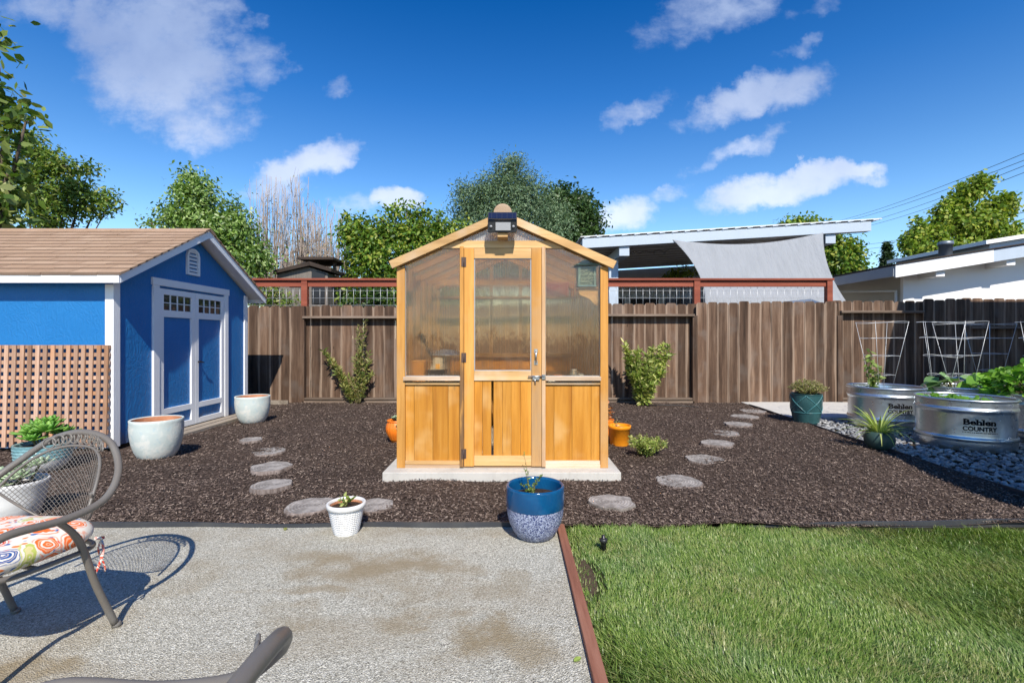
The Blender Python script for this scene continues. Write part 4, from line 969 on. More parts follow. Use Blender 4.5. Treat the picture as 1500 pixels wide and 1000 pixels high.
    c = (gx(812) * 1.2, GB - .25, 1.626); t = thing('storage_tub', 'red plastic tub on the high back shelf inside the greenhouse', 'tub', (.55, GB - .25, 1.826)); b = MB(); b.box(.36, .74, GB - .37, GB - .15, 1.827, 1.99); b.build('body', paint('red_tub', (.28, .02, .018), .4), t, .012); b = MB(); b.box(.35, .75, GB - .385, GB - .135, 1.991, 2.01); b.build('lid', paint('red_lid', (.32, .03, .025), .4), t, .006)
mj, tj = newmat('clear_jar_glass'); tj.out(tj.n('ShaderNodeMixShader', {0: .3, 1: tj.n('ShaderNodeBsdfTransparent', {'Color': (.9, .93, .93)}).outputs[0], 2: tj.bsdf((.75, .78, .78), .08)}).outputs[0]); JAR = mj
ghbits()

# solar flood lamp on the gable
def solar_lamp():
    y1 = GY + .003; t = thing('solar_lamp', 'black solar flood light mounted on the greenhouse gable', 'lamp', (gx(736), GY - .1, gz(333)))
    x0, x1 = gx(716), gx(757); yb = GY - .20
    b = MB(); b.hexa([(x0, yb + .0, gz(329.5)), (x1, yb, gz(329.5)), (x1, yb + .045, gz(318)), (x0, yb + .045, gz(318)), (x0, yb - .008, gz(329)), (x1, yb - .008, gz(329)), (x1, yb + .037, gz(317.5)), (x0, yb + .037, gz(317.5))]); b.build('panel_tray', M['blackplastic'], t, .002)
    b = MB(); b.hexa([(x0 + .008, yb - .004, gz(328.2)), (x1 - .008, yb - .004, gz(328.2)), (x1 - .008, yb + .034, gz(318.6)), (x0 + .008, yb + .034, gz(318.6)), (x0 + .008, yb - .009, gz(328)), (x1 - .008, yb - .009, gz(328)), (x1 - .008, yb + .029, gz(318.4)), (x0 + .008, yb + .029, gz(318.4))]); b.build('solar_panel', M['solar'], t)
    b = MB(); b.hexa([(x0, yb + .03, gz(346.5)), (x1, yb + .03, gz(346.5)), (x1, yb + .11, gz(344)), (x0, yb + .11, gz(344)), (x0, yb + .012, gz(330)), (x1, yb + .012, gz(330)), (x1, yb + .11, gz(322)), (x0, yb + .11, gz(322))]); h = b.build('housing', M['blackplastic'], t, .004)
    b = MB(); b.hexa([(gx(727), yb + .015, gz(344)), (gx(748), yb + .015, gz(344)), (gx(748), yb + .04, gz(344)), (gx(727), yb + .04, gz(344)), (gx(727), yb + .004, gz(333)), (gx(748), yb + .004, gz(333)), (gx(748), yb + .03, gz(333)), (gx(727), yb + .03, gz(333))]); b.build('lamp_lens', M['lens'], t)
    for px in (720.5, 752):
        b = MB(); b.lathe([(.0, .0), (.013, .003), (.011, .012), (.001, .018)], 14, (0, 0, 0)); o = b.build('sensor', M['lens'], t, local=True); o.rotation_euler = (math.radians(100), 0, 0); o.location = Vector((gx(px), yb + .02, gz(338.5))) - ORI[t.name]
    b = MB(); b.box(gx(729.5), gx(744), yb + .05, GY + .0025, gz(352), gz(346)); b.build('bracket', M['gold_x'], t, .002)
    b = MB(); b.box(gx(731), gx(742), yb + .10, GY + .0015, gz(343.8), gz(338)); b.build('arm', M['blackplastic'], t)
solar_lamp()

# ------------------------------------------------------------------ neighbouring buildings
def carport():
    Y0 = 11.5; xa, xb = (850 - 750) / F * Y0, (1290 - 750) / F * Y0
    t = thing('patio_roof', 'pale blue grey open patio roof with ribbed metal sheets beyond the fence', 'patio cover', (xa + 1, Y0, 0))
    zz = lambda x, o=0: P(850, 347.5, Y0).z + (x - xa) * (P(1290, 321, Y0).z - P(850, 347.5, Y0).z) / (xb - xa) + o
    xe = (1275 - 750) / F * Y0; xw = (853 - 750) / F * Y0
    def slab(x0, x1, y0, y1, lo, hi, name, m):
        b = MB(); b.hexa([(x0, y0, zz(x0, lo)), (x1, y0, zz(x1, lo)), (x1, y1, zz(x1, lo)), (x0, y1, zz(x0, lo)), (x0, y0, zz(x0, hi)), (x1, y0, zz(x1, hi)), (x1, y1, zz(x1, hi)), (x0, y1, zz(x0, hi))]); return b.build(name, m, t, .003)
    slab(xw, xe, Y0 - .03, Y0 + .15, -.27, -.045, 'fascia', M['carport'])
    rf = slab(xa, xb, Y0 - .05, Y0 + 5.5, -.006, .012, 'roof', M['housewhite'])
    b = MB(); n = 24
    for i in range(n):
        x = xa + (xb - xa) * (i + .3) / n
        b.hexa([(x, Y0 - .05, zz(x, -.036)), (x + .13, Y0 - .05, zz(x + .13, -.02)), (x + .13, Y0 + 5.5, zz(x + .13, -.02)), (x, Y0 + 5.5, zz(x, -.036)), (x, Y0 - .05, zz(x, -.007)), (x + .13, Y0 - .05, zz(x + .13, -.007)), (x + .13, Y0 + 5.5, zz(x + .13, -.007)), (x, Y0 + 5.5, zz(x, -.007))])
    b.build('sheet_rib', M['carport'], rf)
    slab(xw, xe, Y0 + .16, Y0 + 5.4, -.11, -.08, 'soffit', M['carport_dark'])
    b = MB()
    for k in range(1, 12): b.hexa([(xw, Y0 + k * .45, zz(xw, -.118)), (xe, Y0 + k * .45, zz(xe, -.118)), (xe, Y0 + k * .45 + .012, zz(xe, -.118)), (xw, Y0 + k * .45 + .012, zz(xw, -.118)), (xw, Y0 + k * .45, zz(xw, -.111)), (xe, Y0 + k * .45, zz(xe, -.111)), (xe, Y0 + k * .45 + .012, zz(xe, -.111)), (xw, Y0 + k * .45 + .012, zz(xw, -.111))], .5)
    b.build('soffit_groove', M['dark_wood'], t)
    for px in (915, 1218):
        x = (px - 750) / F * Y0; b = MB(); b.box(x - .12, x + .12, Y0 + .03, Y0 + 5.3, zz(x, -.50), zz(x, -.275)); b.build('beam', M['carport'], t, .004)
        x -= .14 if px < 1000 else 0
        for yy_ in (Y0 + .5, Y0 + 5.0):
            b = MB(); b.box(x - .13, x + .10, yy_, yy_ + .2, -.05, zz(x, -.505)); b.build('post', M['carport'], t, .004)
    # house wall with a ribbon of windows at the back of the patio
    t2 = thing('neighbour_house', 'shaded low house wall with dark windows behind the patio roof', 'house', (xa + 2, Y0 + 5.6, 0))
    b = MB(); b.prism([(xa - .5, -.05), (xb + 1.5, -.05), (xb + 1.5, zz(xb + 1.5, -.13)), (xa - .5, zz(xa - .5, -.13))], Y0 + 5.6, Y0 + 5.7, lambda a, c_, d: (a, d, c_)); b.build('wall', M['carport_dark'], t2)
    for k in range(6):
        x = xa + .1 + k * 1.2; b = MB(); b.box(x, x + 1.1, Y0 + 5.55, Y0 + 5.597, 1.3, 2.75); w = b.build('window', M['housewhite'], t2); b = MB(); b.box(x + .06, x + 1.04, Y0 + 5.535, Y0 + 5.547, 1.36, 2.69); b.build('pane', M['glass'], w)
    # string lights under the roof
    t3 = thing('string_lights', 'string of small globe bulbs hanging under the grey patio roof', 'string lights', (xa + 1.5, Y0 + 1, 2.9)); b = MB(); pts = []
    for i in range(13): x = xw + .9 + i * .13; pts.append((x, Y0 + 1.2, zz(x, -.22) - .05 * math.sin(i * 1.3) ** 2))
    b.tube(pts, .006, 4); b.build('cable', M['blackplastic'], t3)
    for p in pts[1::2]: b = MB(); b.lathe([(.0, -.075), (.03, -.055), (.035, -.035), (.022, -.01), (.012, 0)], 8, p); b.build('bulb', M['lens'], t3)
    # shade sail
    def sail():
        A = P(984, 350, Y0 - .02); B = P(1206, 340, Y0 - .02); C = P(1246, 452, Y0 - 1.0); D = P(1031, 462, Y0 - 1.0)
        def fn(u, v):
            e0 = A.lerp(B, u); e1 = D.lerp(C, u); p = e0.lerp(e1, v)
            p.z -= .20 * 4 * u * (1 - u) * (1 - v) ** 2                     # sagging top hem
            p.x += (.56 * (1 - u) - .34 * u) * 4 * v * (1 - v) * (abs(2 * u - 1)) ** 2 * .5
            p.y += .10 * math.sin(PI * u) * math.sin(PI * v) + .025 * math.sin(9 * u + 2 * v) * v + .02 * math.sin(17 * u - 3 * v) * (1 - v) * v * 2
            return p
        b = MB(); b.grid(fn, 48, 24); o = b.build('shade_sail', M['sail'], solid=.004); setprops(o, 'large grey shade sail hanging from the patio roof down behind the fence', 'shade sail')
    sail()
    # windscreen of a car behind the trellis
    t4 = thing('parked_car', 'car of which only the bluish windscreen top shows above the fence', 'car', (6.0, 10.9, 0))
    car = paint('blue_grey_car_paint', (.09, .12, .18), .25, 40, .0003, .1, coat=.5)
    b = MB(); prof = [(5.0, .35), (8.6, .35), (8.65, .95), (7.7, 1.15), (7.38, 1.97), (6.9, 2.12), (6.25, 2.06), (5.85, 1.25), (5.0, 1.1)]
    prof = [(6.0 + (x - 6.85) * .9 + .35, z) for x, z in prof]; b.prism(prof, 10.3, 11.35, lambda a, c, d: (a, d, c)); b.build('body', car, t4, .05)
    b = MB(); b.box(5.72, 6.72, 10.24, 10.296, 1.55, 2.02); b.build('windscreen', M['glass'], t4, .03)
    for x in (5.1, 7.4):
        for y in (10.35, 11.2): b = MB(); b.tube([(x, y, .32), (x, y + .2, .32)], .32, 20); b.build('wheel', M['blackplastic'], t4)
carport()

def white_house():
    Y0 = 13.0; c = P(1312, 388, Y0); X0 = c.x; zt = c.z; sl = .16
    t = thing('white_house', 'white low-pitched house with broad eaves at the right beyond the fence', 'house', (X0 + .5, Y0 + .6, 0))
    XR = X0 + 9; zr = zt + 9 * sl
    tz_ = lambda x, o=0: zt + (x - X0) * sl + o
    def quad(x0, x1, y0, y1, lo, hi, name, m):
        b = MB(); b.hexa([(x0, y0, tz_(x0, lo)), (x1, y0, tz_(x1, lo)), (x1, y1, tz_(x1, lo)), (x0, y1, tz_(x0, lo)), (x0, y0, tz_(x0, hi)), (x1, y0, tz_(x1, hi)), (x1, y1, tz_(x1, hi)), (x0, y1, tz_(x0, hi))]); return b.build(name, m, t, .004)
    XJ = P(1456, 365, Y0).x
    quad(X0, XJ, Y0, Y0 + .05, -.34, -.005, 'rake_board', M['housewhite'])
    quad(X0 + .02, XR, Y0 + .055, Y0 + 8, -.10, -.05, 'soffit', M['housewhite'])
    r1 = quad(X0 - .04, XR, Y0 - .03, Y0 + 8, -.003, .035, 'roof', M['dark_wood'])
    quad(15.5, XR + .3, Y0 + 2.8, Y0 + 7, .27, .40, 'upper_roof', M['housewhite']); quad(15.8, XR, Y0 + 3.0, Y0 + 6.9, .036, .268, 'clerestory', M['carport'])
    quad(XJ + .005, XR, Y0 + .01, Y0 + .055, -.34, -.02, 'rake_board', M['carport'])
    b = MB(); b.box(X0 - .02, X0 + .03, Y0 + .055, Y0 + 8, zt - .30, zt - .02); b.build('fascia', M['carport_dark'], t)
    xw = P(1323, 420, Y0 + .7).x
    b = MB(); b.prism([(xw, -.05), (XR - .3, -.05), (XR - .3, tz_(XR - .3, -.105)), (xw, tz_(xw, -.105))], Y0 + .7, Y0 + .8, lambda a, c_, d: (a, d, c_)); b.build('wall', M['housewhite'], t)
    beige = paint('beige_wall', (.45, .42, .37), .7, 30, .001, .1)
    b = MB(); b.box(xw - .001, xw + .1, Y0 + .801, Y0 + 7.6, -.05, zt - .1); b.build('side_wall', beige, t)
    for k in range(3):
        y = Y0 + 1.6 + k * 1.2; b = MB(); b.box(xw - .05, xw - .0015, y, y + 1.1, 1.0, 2.42); w = b.build('window', M['housewhite'], t); b = MB(); b.box(xw - .058, xw - .051, y + .07, y + .52, 1.1, 2.33); b.box(xw - .058, xw - .051, y + .58, y + 1.03, 1.1, 2.33); b.build('pane', M['glass'], w)
    for px in (1368, 1470):
        x = P(px, 400, Y0 + .3).x; b = MB(); b.box(x - .1, x + .14, Y0 + .12, Y0 + .699, tz_(x, -.5), tz_(x, -.30)); b.build('beam_end', M['housewhite'], t, .004)
    b = MB(); x = X0 + .03; b.tube([(x - .06, Y0 + 3.0, zt - .36), (x + .25, Y0 + 2.9, zt - .44), (xw - .05, Y0 + .9, zt - .62), (xw - .05, Y0 + .85, .2)], .04, 8); b.build('downpipe', M['housewhite'], t)
    b = MB(); cx = P(1385, 372, Y0 + 2.0); 
    b.lathe([(.17, -.35), (.17, .26), (.19, .26), (.20, .30), (.20, .36), (.15, .39), (.0, .40)], 20, (cx.x, cx.y, cx.z)); b.build('vent_pipe', paint('flue_grey', (.20, .23, .27), .4, 30, .0005, .1, metal=.5), t)
white_house()

def side_house():
    """the house whose eaves shade the tanks and the right end of the fence; stands right of the frame"""
    t = thing('side_house', 'white house standing just outside the right edge of the garden', 'house', (9.0, 3, 0))
    b = MB(); z = 2.62; pts = [(4.40, -2.5), (4.40, 1.3), (4.77, 3.02), (8.4, 3.02), (8.4, -2.5)]
    b.prism(pts, z, z + .14, lambda a, c, d: (a, c, d)); b.build('porch_roof', M['housewhite'], t, .01)
    for x, y in ((4.9, .9), (5.0, -2.2)): b = MB(); b.box(x - .06, x + .06, y - .06, y + .06, -.05, z); b.build('porch_post', M['housewhite'], t)
    b = MB(); b.box(8.62, 15, -3, 6.8, -.05, 4.4); b.build('wall', M['housewhite'], t)
    b = MB(); b.box(8.25, 15.4, -3.3, 7.05, 4.4, 4.56); b.build('roof', M['dark_wood'], t, .01)
    for k in range(3): b = MB(); b.box(8.56, 8.618, -1 + k * 2.4, .2 + k * 2.4, .9, 2.2); w = b.build('window', M['carport'], t); b = MB(); b.box(8.548, 8.558, -.94 + k * 2.4, .14 + k * 2.4, .96, 2.14); b.build('pane', M['glass'], w)
side_house()

def coop():
    Y0 = 11.2; s = Y0 / F; q = lambda px: (px - 750) * s; z = lambda py: H - (py - HY) * s
    t = thing('dark_hut', 'small dark timber hut with sloping roof and raised flat cap beyond the trellis', 'hut', (q(450), Y0, 0))
    b = MB(); b.prism([(q(406), -.05), (q(480), -.05), (q(480), z(400)), (q(452), z(391)), (q(406), z(402))], Y0, Y0 + 1.4, lambda a, c, d: (a, d, c)); b.build('wall', M['grey_wood'], t)
    b = MB(); b.prism([(q(404), z(402)), (q(456), z(390)), (q(456), z(384)), (q(404), z(397))], Y0 - .12, Y0 + 1.5, lambda a, c, d: (a, d, c)); b.build('roof', M['dark_wood'], t, .004)
    b = MB(); b.prism([(q(456.2), z(390)), (q(488), z(399)), (q(488), z(394)), (q(456.2), z(384))], Y0 - .12, Y0 + 1.5, lambda a, c, d: (a, d, c)); b.build('roof', M['dark_wood'], t, .004)
    b = MB(); b.box(q(434), q(486), Y0 + .1, Y0 + 1.2, z(379), z(375)); b.build('cap_roof', M['dark_wood'], t, .004)
    for px in (455, 480): b = MB(); b.box(q(px) - .03, q(px) + .03, Y0 + .4, Y0 + .46, z(392), z(379.2)); b.build('cap_post', M['dark_wood'], t)
    b = MB(); b.box(q(457), q(476), Y0 - .02, Y0 - .002, z(445), z(398)); b.build('opening', M['blackplastic'], t)
    b = MB(); b.box(q(424), q(442), Y0 - .02, Y0 - .002, z(420), z(416)); b.build('opening', M['blackplastic'], t)
coop()

# power lines over the houses at the right
def wires():
    for i, (a, c, lab) in enumerate((((1225, 326), (1500, 222), 'topmost thin black power line rising to the right above the leafy tree'), ((1225, 329), (1500, 232), 'second highest thin power line rising right above the leafy tree'),
                                   ((1245, 333), (1500, 240), 'third thin power line from the top, rising right above the leafy tree'), ((1255, 336), (1500, 250), 'fourth thin power line from the top crossing behind the leafy tree'),
                                   ((1245, 362), (1500, 308), 'upper of two low power lines behind the pointed cypress'), ((1245, 368), (1500, 318), 'lower of two low power lines behind the pointed cypress'))):
        Ya, Yb = 60, 26; p, q = P(*a, Ya), P(*c, Yb); d = q - p; p2, q2 = p - d * .4, q + d * .6
        pts = []
        for k in range(25):
            u = k / 24; w = p2.lerp(q2, u); w.z -= 1.2 * (4 * u * (1 - u) - .75); pts.append(w)
        b = MB(); b.tube(pts, .016, 4); setprops(b.build('power_line', M['blackplastic']), lab, 'power line', 'power lines over the houses')
wires()

# ------------------------------------------------------------------ trees and hedges
def tree(name, label, cat, base, lobes, ncl, per, lsize, aspect, leaf, trunk_r, seed, crad=.25, bark='bark', twigs=60, upbias=.4, droop=.1, shell=.55, group=None, limb=True):
    """lobes: (px, py, Y, rx_px, ry_px, depth_factor)"""
    t = thing(name, label, cat, base, group); rg = np.random.default_rng(seed); rr = random.Random(seed)
    L = []
    for (px, py, Y, rx, ry, df) in lobes: L.append((np.array(P(px, py, Y)), np.array([rx * Y / F, rx * Y / F * df, ry * Y / F])))
    vol = np.array([np.prod(r) ** .67 for _, r in L]); idx = rg.choice(len(L), ncl, p=vol / vol.sum())
    dirs = unit(rg.normal(size=(ncl, 3))); rad = (rg.random(ncl) ** shell)
    cen = np.stack([L[i][0] + L[i][1] * d * q for i, d, q in zip(idx, dirs, rad)])
    outd = np.stack([d for d in dirs])
    pts = (cen[:, None, :] + rg.normal(0, 1, (ncl, per, 3)) * np.array([crad, crad, crad * .8]) * .6).reshape(-1, 3)
    o2 = np.repeat(outd, per, 0)
    b = MB(); bx, by, bz = base
    if limb:
        top = Vector(L[0][0]); tp = Vector(base); 
        pts_t = [tp, tp.lerp(top, .3) + Vector((.04, .03, 0)), tp.lerp(top, .6) + Vector((-.04, 0, 0)), top]
        b.tube(catmull(pts_t, 5), [trunk_r * (1 - .75 * i / 15) for i in range(16)], 8)
        fork = tp.lerp(top, .35)
        for c, r in L[1:]:
            q = Vector(c); m_ = fork.lerp(q, .5) + Vector((rr.uniform(-.1, .1), 0, -.08)); b.tube(catmull([fork, m_, q], 4), [trunk_r * (.55 - .4 * i / 8) for i in range(9)], 6)
        for k in range(min(twigs, ncl)):
            c = Vector(L[idx[k]][0]); q = Vector(cen[k]); b.tube([c, c.lerp(q, .5) + Vector((rr.uniform(-.06, .06), rr.uniform(-.06, .06), rr.uniform(-.05, .02))), q], [trunk_r * .14 + .006, .008, .004], 4)
    b.build('trunk', M[bark], t)
    leaf_mesh('crown', pts, lsize, aspect, LEAF[leaf], t, seed + 1, o2, upbias, droop=droop)
    return t

tree('broadleaf_tree', 'large-leaved tree reaching in at the left edge above the shed roof', 'tree', (-9.4, 8.2, 0),
     [(-50, 270, 8.2, 75, 70, .7), (-25, 150, 8.2, 38, 50, .7), (5, 205, 8.0, 26, 26, .6), (-5, 300, 8.0, 36, 40, .6), (-25, 60, 8.2, 22, 45, .6), (22, 168, 8.0, 16, 10, .6), (38, 178, 8.0, 10, 8, .6), (-2, 110, 8.0, 8, 30, .6), (12, 250, 8.0, 20, 18, .6)], 330, 7, .17, .52, 'big', .11, 21, .24)
tree('fine_leaved_tree', 'spreading tree with small leaves behind the shed, beside the large-leaved tree', 'tree', (-10.5, 10.8, 0),
     [(50, 290, 10.6, 45, 32, .7), (105, 275, 10.6, 34, 10, .6), (150, 288, 10.6, 20, 8, .6), (160, 300, 10.6, 10, 6, .6), (130, 248, 10.6, 16, 5, .6), (55, 225, 10.6, 36, 10, .6), (95, 305, 10.6, 34, 8, .6), (40, 205, 10.6, 24, 8, .6), (85, 245, 10.6, 34, 9, .6), (70, 325, 10.6, 40, 8, .6), (45, 258, 10.6, 34, 12, .6), (138, 310, 10.6, 18, 10, .6), (120, 290, 10.6, 22, 10, .6)], 800, 13, .088, .45, 'fine', .05, 31, .19, shell=.8, twigs=160)
tree('pear_tree', 'light green conical tree with glossy leaves right behind the blue shed', 'tree', (-6.9, 10.9, 0),
     [(315, 385, 10.9, 80, 46, .7), (300, 335, 10.9, 56, 38, .7), (290, 295, 10.9, 34, 36, .7), (283, 264, 10.9, 12, 18, .8), (345, 335, 10.9, 34, 34, .7), (378, 375, 10.9, 22, 30, .7), (222, 326, 10.9, 8, 6, .7), (338, 300, 10.9, 10, 16, .6), (262, 280, 10.9, 8, 14, .6), (250, 315, 10.9, 18, 12, .6)], 1500, 15, .088, .46, 'pear', .1, 41, .22, droop=.5)
tree('hedge', 'tall yellowish green hedge behind the trellis left of the greenhouse', 'hedge', (-2.4, 11.9, 0),
     [(600, 390, 11.9, 90, 62, .4), (535, 360, 11.9, 34, 44, .5), (515, 335, 11.9, 18, 22, .5), (640, 350, 11.9, 44, 26, .5), (575, 342, 11.9, 36, 18, .5), (612, 338, 11.9, 30, 14, .5), (672, 348, 11.9, 26, 24, .5), (560, 430, 11.9, 70, 50, .4), (650, 430, 11.9, 70, 50, .4),
      (577, 312, 11.9, 6, 14, .9), (595, 308, 11.9, 5, 13, .9), (617, 312, 11.9, 6, 14, .9), (560, 322, 11.9, 5, 10, .9), (642, 318, 11.9, 5, 11, .9), (608, 320, 11.9, 8, 8, .9)], 2100, 14, .10, .48, 'hedge', .08, 51, .18, upbias=.3)
tree('olive_tree', 'rounded silvery green tree directly behind the greenhouse ridge', 'tree', (.0, 15.5, 0),
     [(745, 310, 15.5, 62, 55, .7), (720, 285, 15.5, 42, 32, .7), (770, 280, 15.5, 38, 32, .7), (690, 305, 15.5, 34, 36, .7), (800, 320, 15.5, 40, 46, .7), (740, 252, 15.5, 22, 20, .7), (755, 238, 15.5, 12, 12, .8), (675, 280, 15.5, 12, 14, .7), (740, 360, 15.5, 90, 60, .7)], 3000, 18, .09, .30, 'olive', .16, 61, .27)
tree('dark_evergreen', 'dark green rounded tree behind the right slope of the greenhouse roof', 'tree', (2.3, 17.0, 0),
     [(835, 315, 17, 44, 36, .8), (820, 295, 17, 36, 24, .8), (860, 330, 17, 24, 26, .8), (850, 300, 17, 18, 16, .8), (830, 370, 17, 55, 50, .8)], 1150, 15, .13, .5, 'dark', .15, 71, .28)
tree('maple_tree', 'bright yellow green leafy tree standing behind the white house roof', 'tree', (19.6, 21.0, 0),
     [(1425, 328, 21, 34, 22, .8), (1437, 270, 21, 11, 17, .7), (1414, 287, 21, 13, 20, .7), (1394, 304, 21, 11, 17, .7), (1380, 318, 21, 9, 16, .7), (1458, 303, 21, 13, 17, .7), (1476, 302, 21, 8, 20, .7), (1374, 340, 21, 16, 14, .7), (1470, 342, 21, 18, 18, .7), (1345, 348, 21, 12, 14, .7), (1327, 358, 21, 7, 12, .7),
      (1357, 368, 21, 26, 14, .7), (1410, 366, 21, 36, 16, .8), (1450, 368, 21, 36, 18, .8), (1345, 328, 21, 5, 9, .7), (1488, 345, 21, 10, 14, .7)], 1700, 13, .165, .65, 'maple', .12, 81, .27)
tree('leafy_tree', 'green tree partly hidden by the patio roof and shade sail', 'tree', (13.0, 18.5, 0),
     [(1225, 375, 18.5, 36, 32, .7), (1200, 345, 18.5, 30, 20, .7), (1170, 335, 18.5, 30, 13, .7), (1240, 385, 18.5, 26, 22, .7), (1150, 342, 18.5, 18, 10, .7)], 650, 14, .16, .5, 'hedge', .16, 91, .28)
tree('garden_shrub', 'green bush glimpsed under the patio roof behind the shade sail', 'shrub', (5.6, 16.3, 0), [(1000, 400, 16.3, 22, 10, .7), (985, 404, 16.3, 14, 8, .7)], 60, 10, .1, .5, 'maple', .03, 95, .14, twigs=10)
tree('cypress', 'narrow dark cypress rising between the patio roof and the white house', 'tree', (20.1, 26.0, 0),
     [(1299, 395, 26, 7, 24, 1), (1299, 378, 26, 5, 16, 1), (1299, 362, 26, 2.6, 9, 1), (1299, 430, 26, 9, 40, 1)], 700, 16, .16, .35, 'cypress', .1, 97, .12, twigs=0)

def bare_tree(name, label, base, spans, seed, dead=60):
    t = thing(name, label, 'tree', base); rr = random.Random(seed); b = MB(); pts = []; lf = []
    B = Vector(base)
    for (px, top, Y, n) in spans:
        for _ in range(n):
            x0 = (px + rr.uniform(-9, 9) - 750) / F * Y; tp = P(px + rr.uniform(-16, 16), top + rr.uniform(0, 75), Y + rr.uniform(-.6, .6)); z0 = rr.uniform(.6, 1.8)
            st = Vector((x0, Y + rr.uniform(-.4, .4), z0)); k = 6; ps = [st.lerp(tp, i / k) + Vector((rr.uniform(-.035, .035), 0, 0)) * (0 < i < k) for i in range(k + 1)]
            b.tube(ps, [.014 * (1 - .8 * i / k) + .002 for i in range(k + 1)], 4)
            for _ in range(7):
                u = rr.uniform(.3, .95); p = st.lerp(tp, u); q = p + Vector((rr.uniform(-.22, .22), rr.uniform(-.2, .2), rr.uniform(.12, .45))); b.tube([p, q], [.005, .002], 3, caps=False)
                if rr.random() < .3: lf.append(q)
    for (px, top, Y, n) in spans: b.tube([B, Vector(((px - 750) / F * Y, Y, .8)), P(px, top + 110, Y)], [.06, .04, .012], 6)
    b.build('trunk', M['twig'], t)
    lp = np.array([[*q] for q in lf]); leaf_mesh('dry_leaves', lp, .06, .5, LEAF['dryshrub'], t, seed)
bare_tree('bare_tree', 'leafless tree of thin upright grey twigs behind the pear tree', (-5.9, 13.2, 0), [(378, 258, 13.2, 24), (398, 250, 13.2, 32), (420, 265, 13.2, 30), (440, 252, 13.2, 30)], 5)
bare_tree('bare_tree', 'leafless tan twigs crowding against the left end of the tall hedge', (-4.6, 12.9, 0), [(455, 295, 12.9, 36), (472, 290, 12.9, 36), (490, 300, 12.9, 36), (508, 330, 12.6, 26), (430, 330, 12.9, 30)], 6)
# low planting behind the trellis, seen through the wire
tree('garden_shrub', 'dark low bush behind the wire mesh next to the shed roof', 'shrub', (-5.9, 10.6, 0), [(395, 440, 10.6, 40, 24, .6)], 110, 10, .07, .5, 'fine', .03, 101, .16, twigs=20)
tree('garden_shrub', 'dark green bush behind the wire mesh left of the greenhouse', 'shrub', (-3.2, 10.6, 0), [(545, 438, 10.6, 42, 26, .6)], 130, 10, .08, .5, 'dark', .03, 103, .16, twigs=20)
tree('tall_bush', 'dusky bush filling the gap behind the little dark hut', 'shrub', (-5.4, 14.2, 0), [(470, 410, 14.2, 85, 60, .5)], 260, 10, .09, .45, 'fine', .05, 105, .22, twigs=30)

# ------------------------------------------------------------------ log-slice stepping stones
def disc(px, py, wpx, label, grp, seed, h=.035, chip=0):
    h *= .62
    c = G(px, py, h * .6); r = wpx * c.y / F / 2; rr = random.Random(seed)
    k = [rr.uniform(-.05, .05) for _ in range(6)]; p = [rr.uniform(0, 6.28) for _ in range(6)]
    def wob(a, z):
        q = 1 + sum(k[i] * math.sin((i + 2) * a + p[i]) for i in range(6)) + .012 * math.sin(27 * a + p[0])
        if chip and abs((a - chip + PI) % (2 * PI) - PI) < .45: q -= .22 * (1 - abs((a - chip + PI) % (2 * PI) - PI) / .45)
        return q
    t = thing('log_slice', label, 'stepping log', (c.x, c.y, 0), grp)
    n = 40; b = MB(); b.rnd = rr.random()
    b.lathe([(r * 1.03, -.03), (r * 1.02, h * .7), (r * .985, h)], n, (c.x, c.y, 0), wob=wob); b.build('bark_ring', M['grey_wood'] if chip else BARKR, t)
    b = MB(); b.rnd = rr.random()
    prof = [(r * .985, h), (r * .9, h - .002), (r * .6, h - .003), (r * .3, h - .004), (.001, h - .004)]
    b.lathe(prof, n, (c.x, c.y, 0), wob=wob); o = b.build('sawn_top', M['disc'], t)
BARKR = wood('bark_ring_wood', (.10, .075, .065), (.19, .155, .14), (.30, .25, .23), 'Z', 30, .9, .006, .2, knots=False)
GL_ = 'log slices leading to the shed'; GR2 = 'log slices leading past the tanks'
for a in ((368, 645, 31, 'small thick log slice nearest the blue shed step', .07), (394, 661, 46, 'log slice lying second from the shed step, just below the thick small one', .03), (397, 684, 56, 'oval grey log slice in the middle of the left path', .04),
          (398, 711, 54, 'raised grey log slice on the left path just above the two by the patio', .055), (455, 741, 68, 'dark log slice partly hidden on the left of the white ribbed pot', .04), (550, 740, 54, 'dark log slice on the right of the white ribbed pot', .035)):
    disc(a[0], a[1], a[2], a[3], GL_, int(a[0]), a[4])
for a in ((896, 736, 64, 'chipped pale log slice closest to the lawn edge', .045, 4.6), (994, 705, 64, 'round grey log slice second from the lawn on the right path', .03, 0), (1033, 673, 54, 'oval log slice right of the low yellow green bush', .035, 0), (1051, 649, 45, 'log slice fourth from the lawn on the right path', .035, 0),
          (1062, 634.5, 41, 'log slice in the middle of the right path, fifth from the lawn', .03, 0), (1082, 621, 38, 'log slice third from the far end of the right path', .03, 0), (1091, 610, 38, 'thin log slice second from the far end of the right path', .03, 0), (1103, 602, 34, 'smallest looking log slice at the far end of the right path by the concrete', .03, 0)):
    disc(a[0], a[1], a[2], a[3], GR2, int(a[0]) + 3, a[4], a[5])

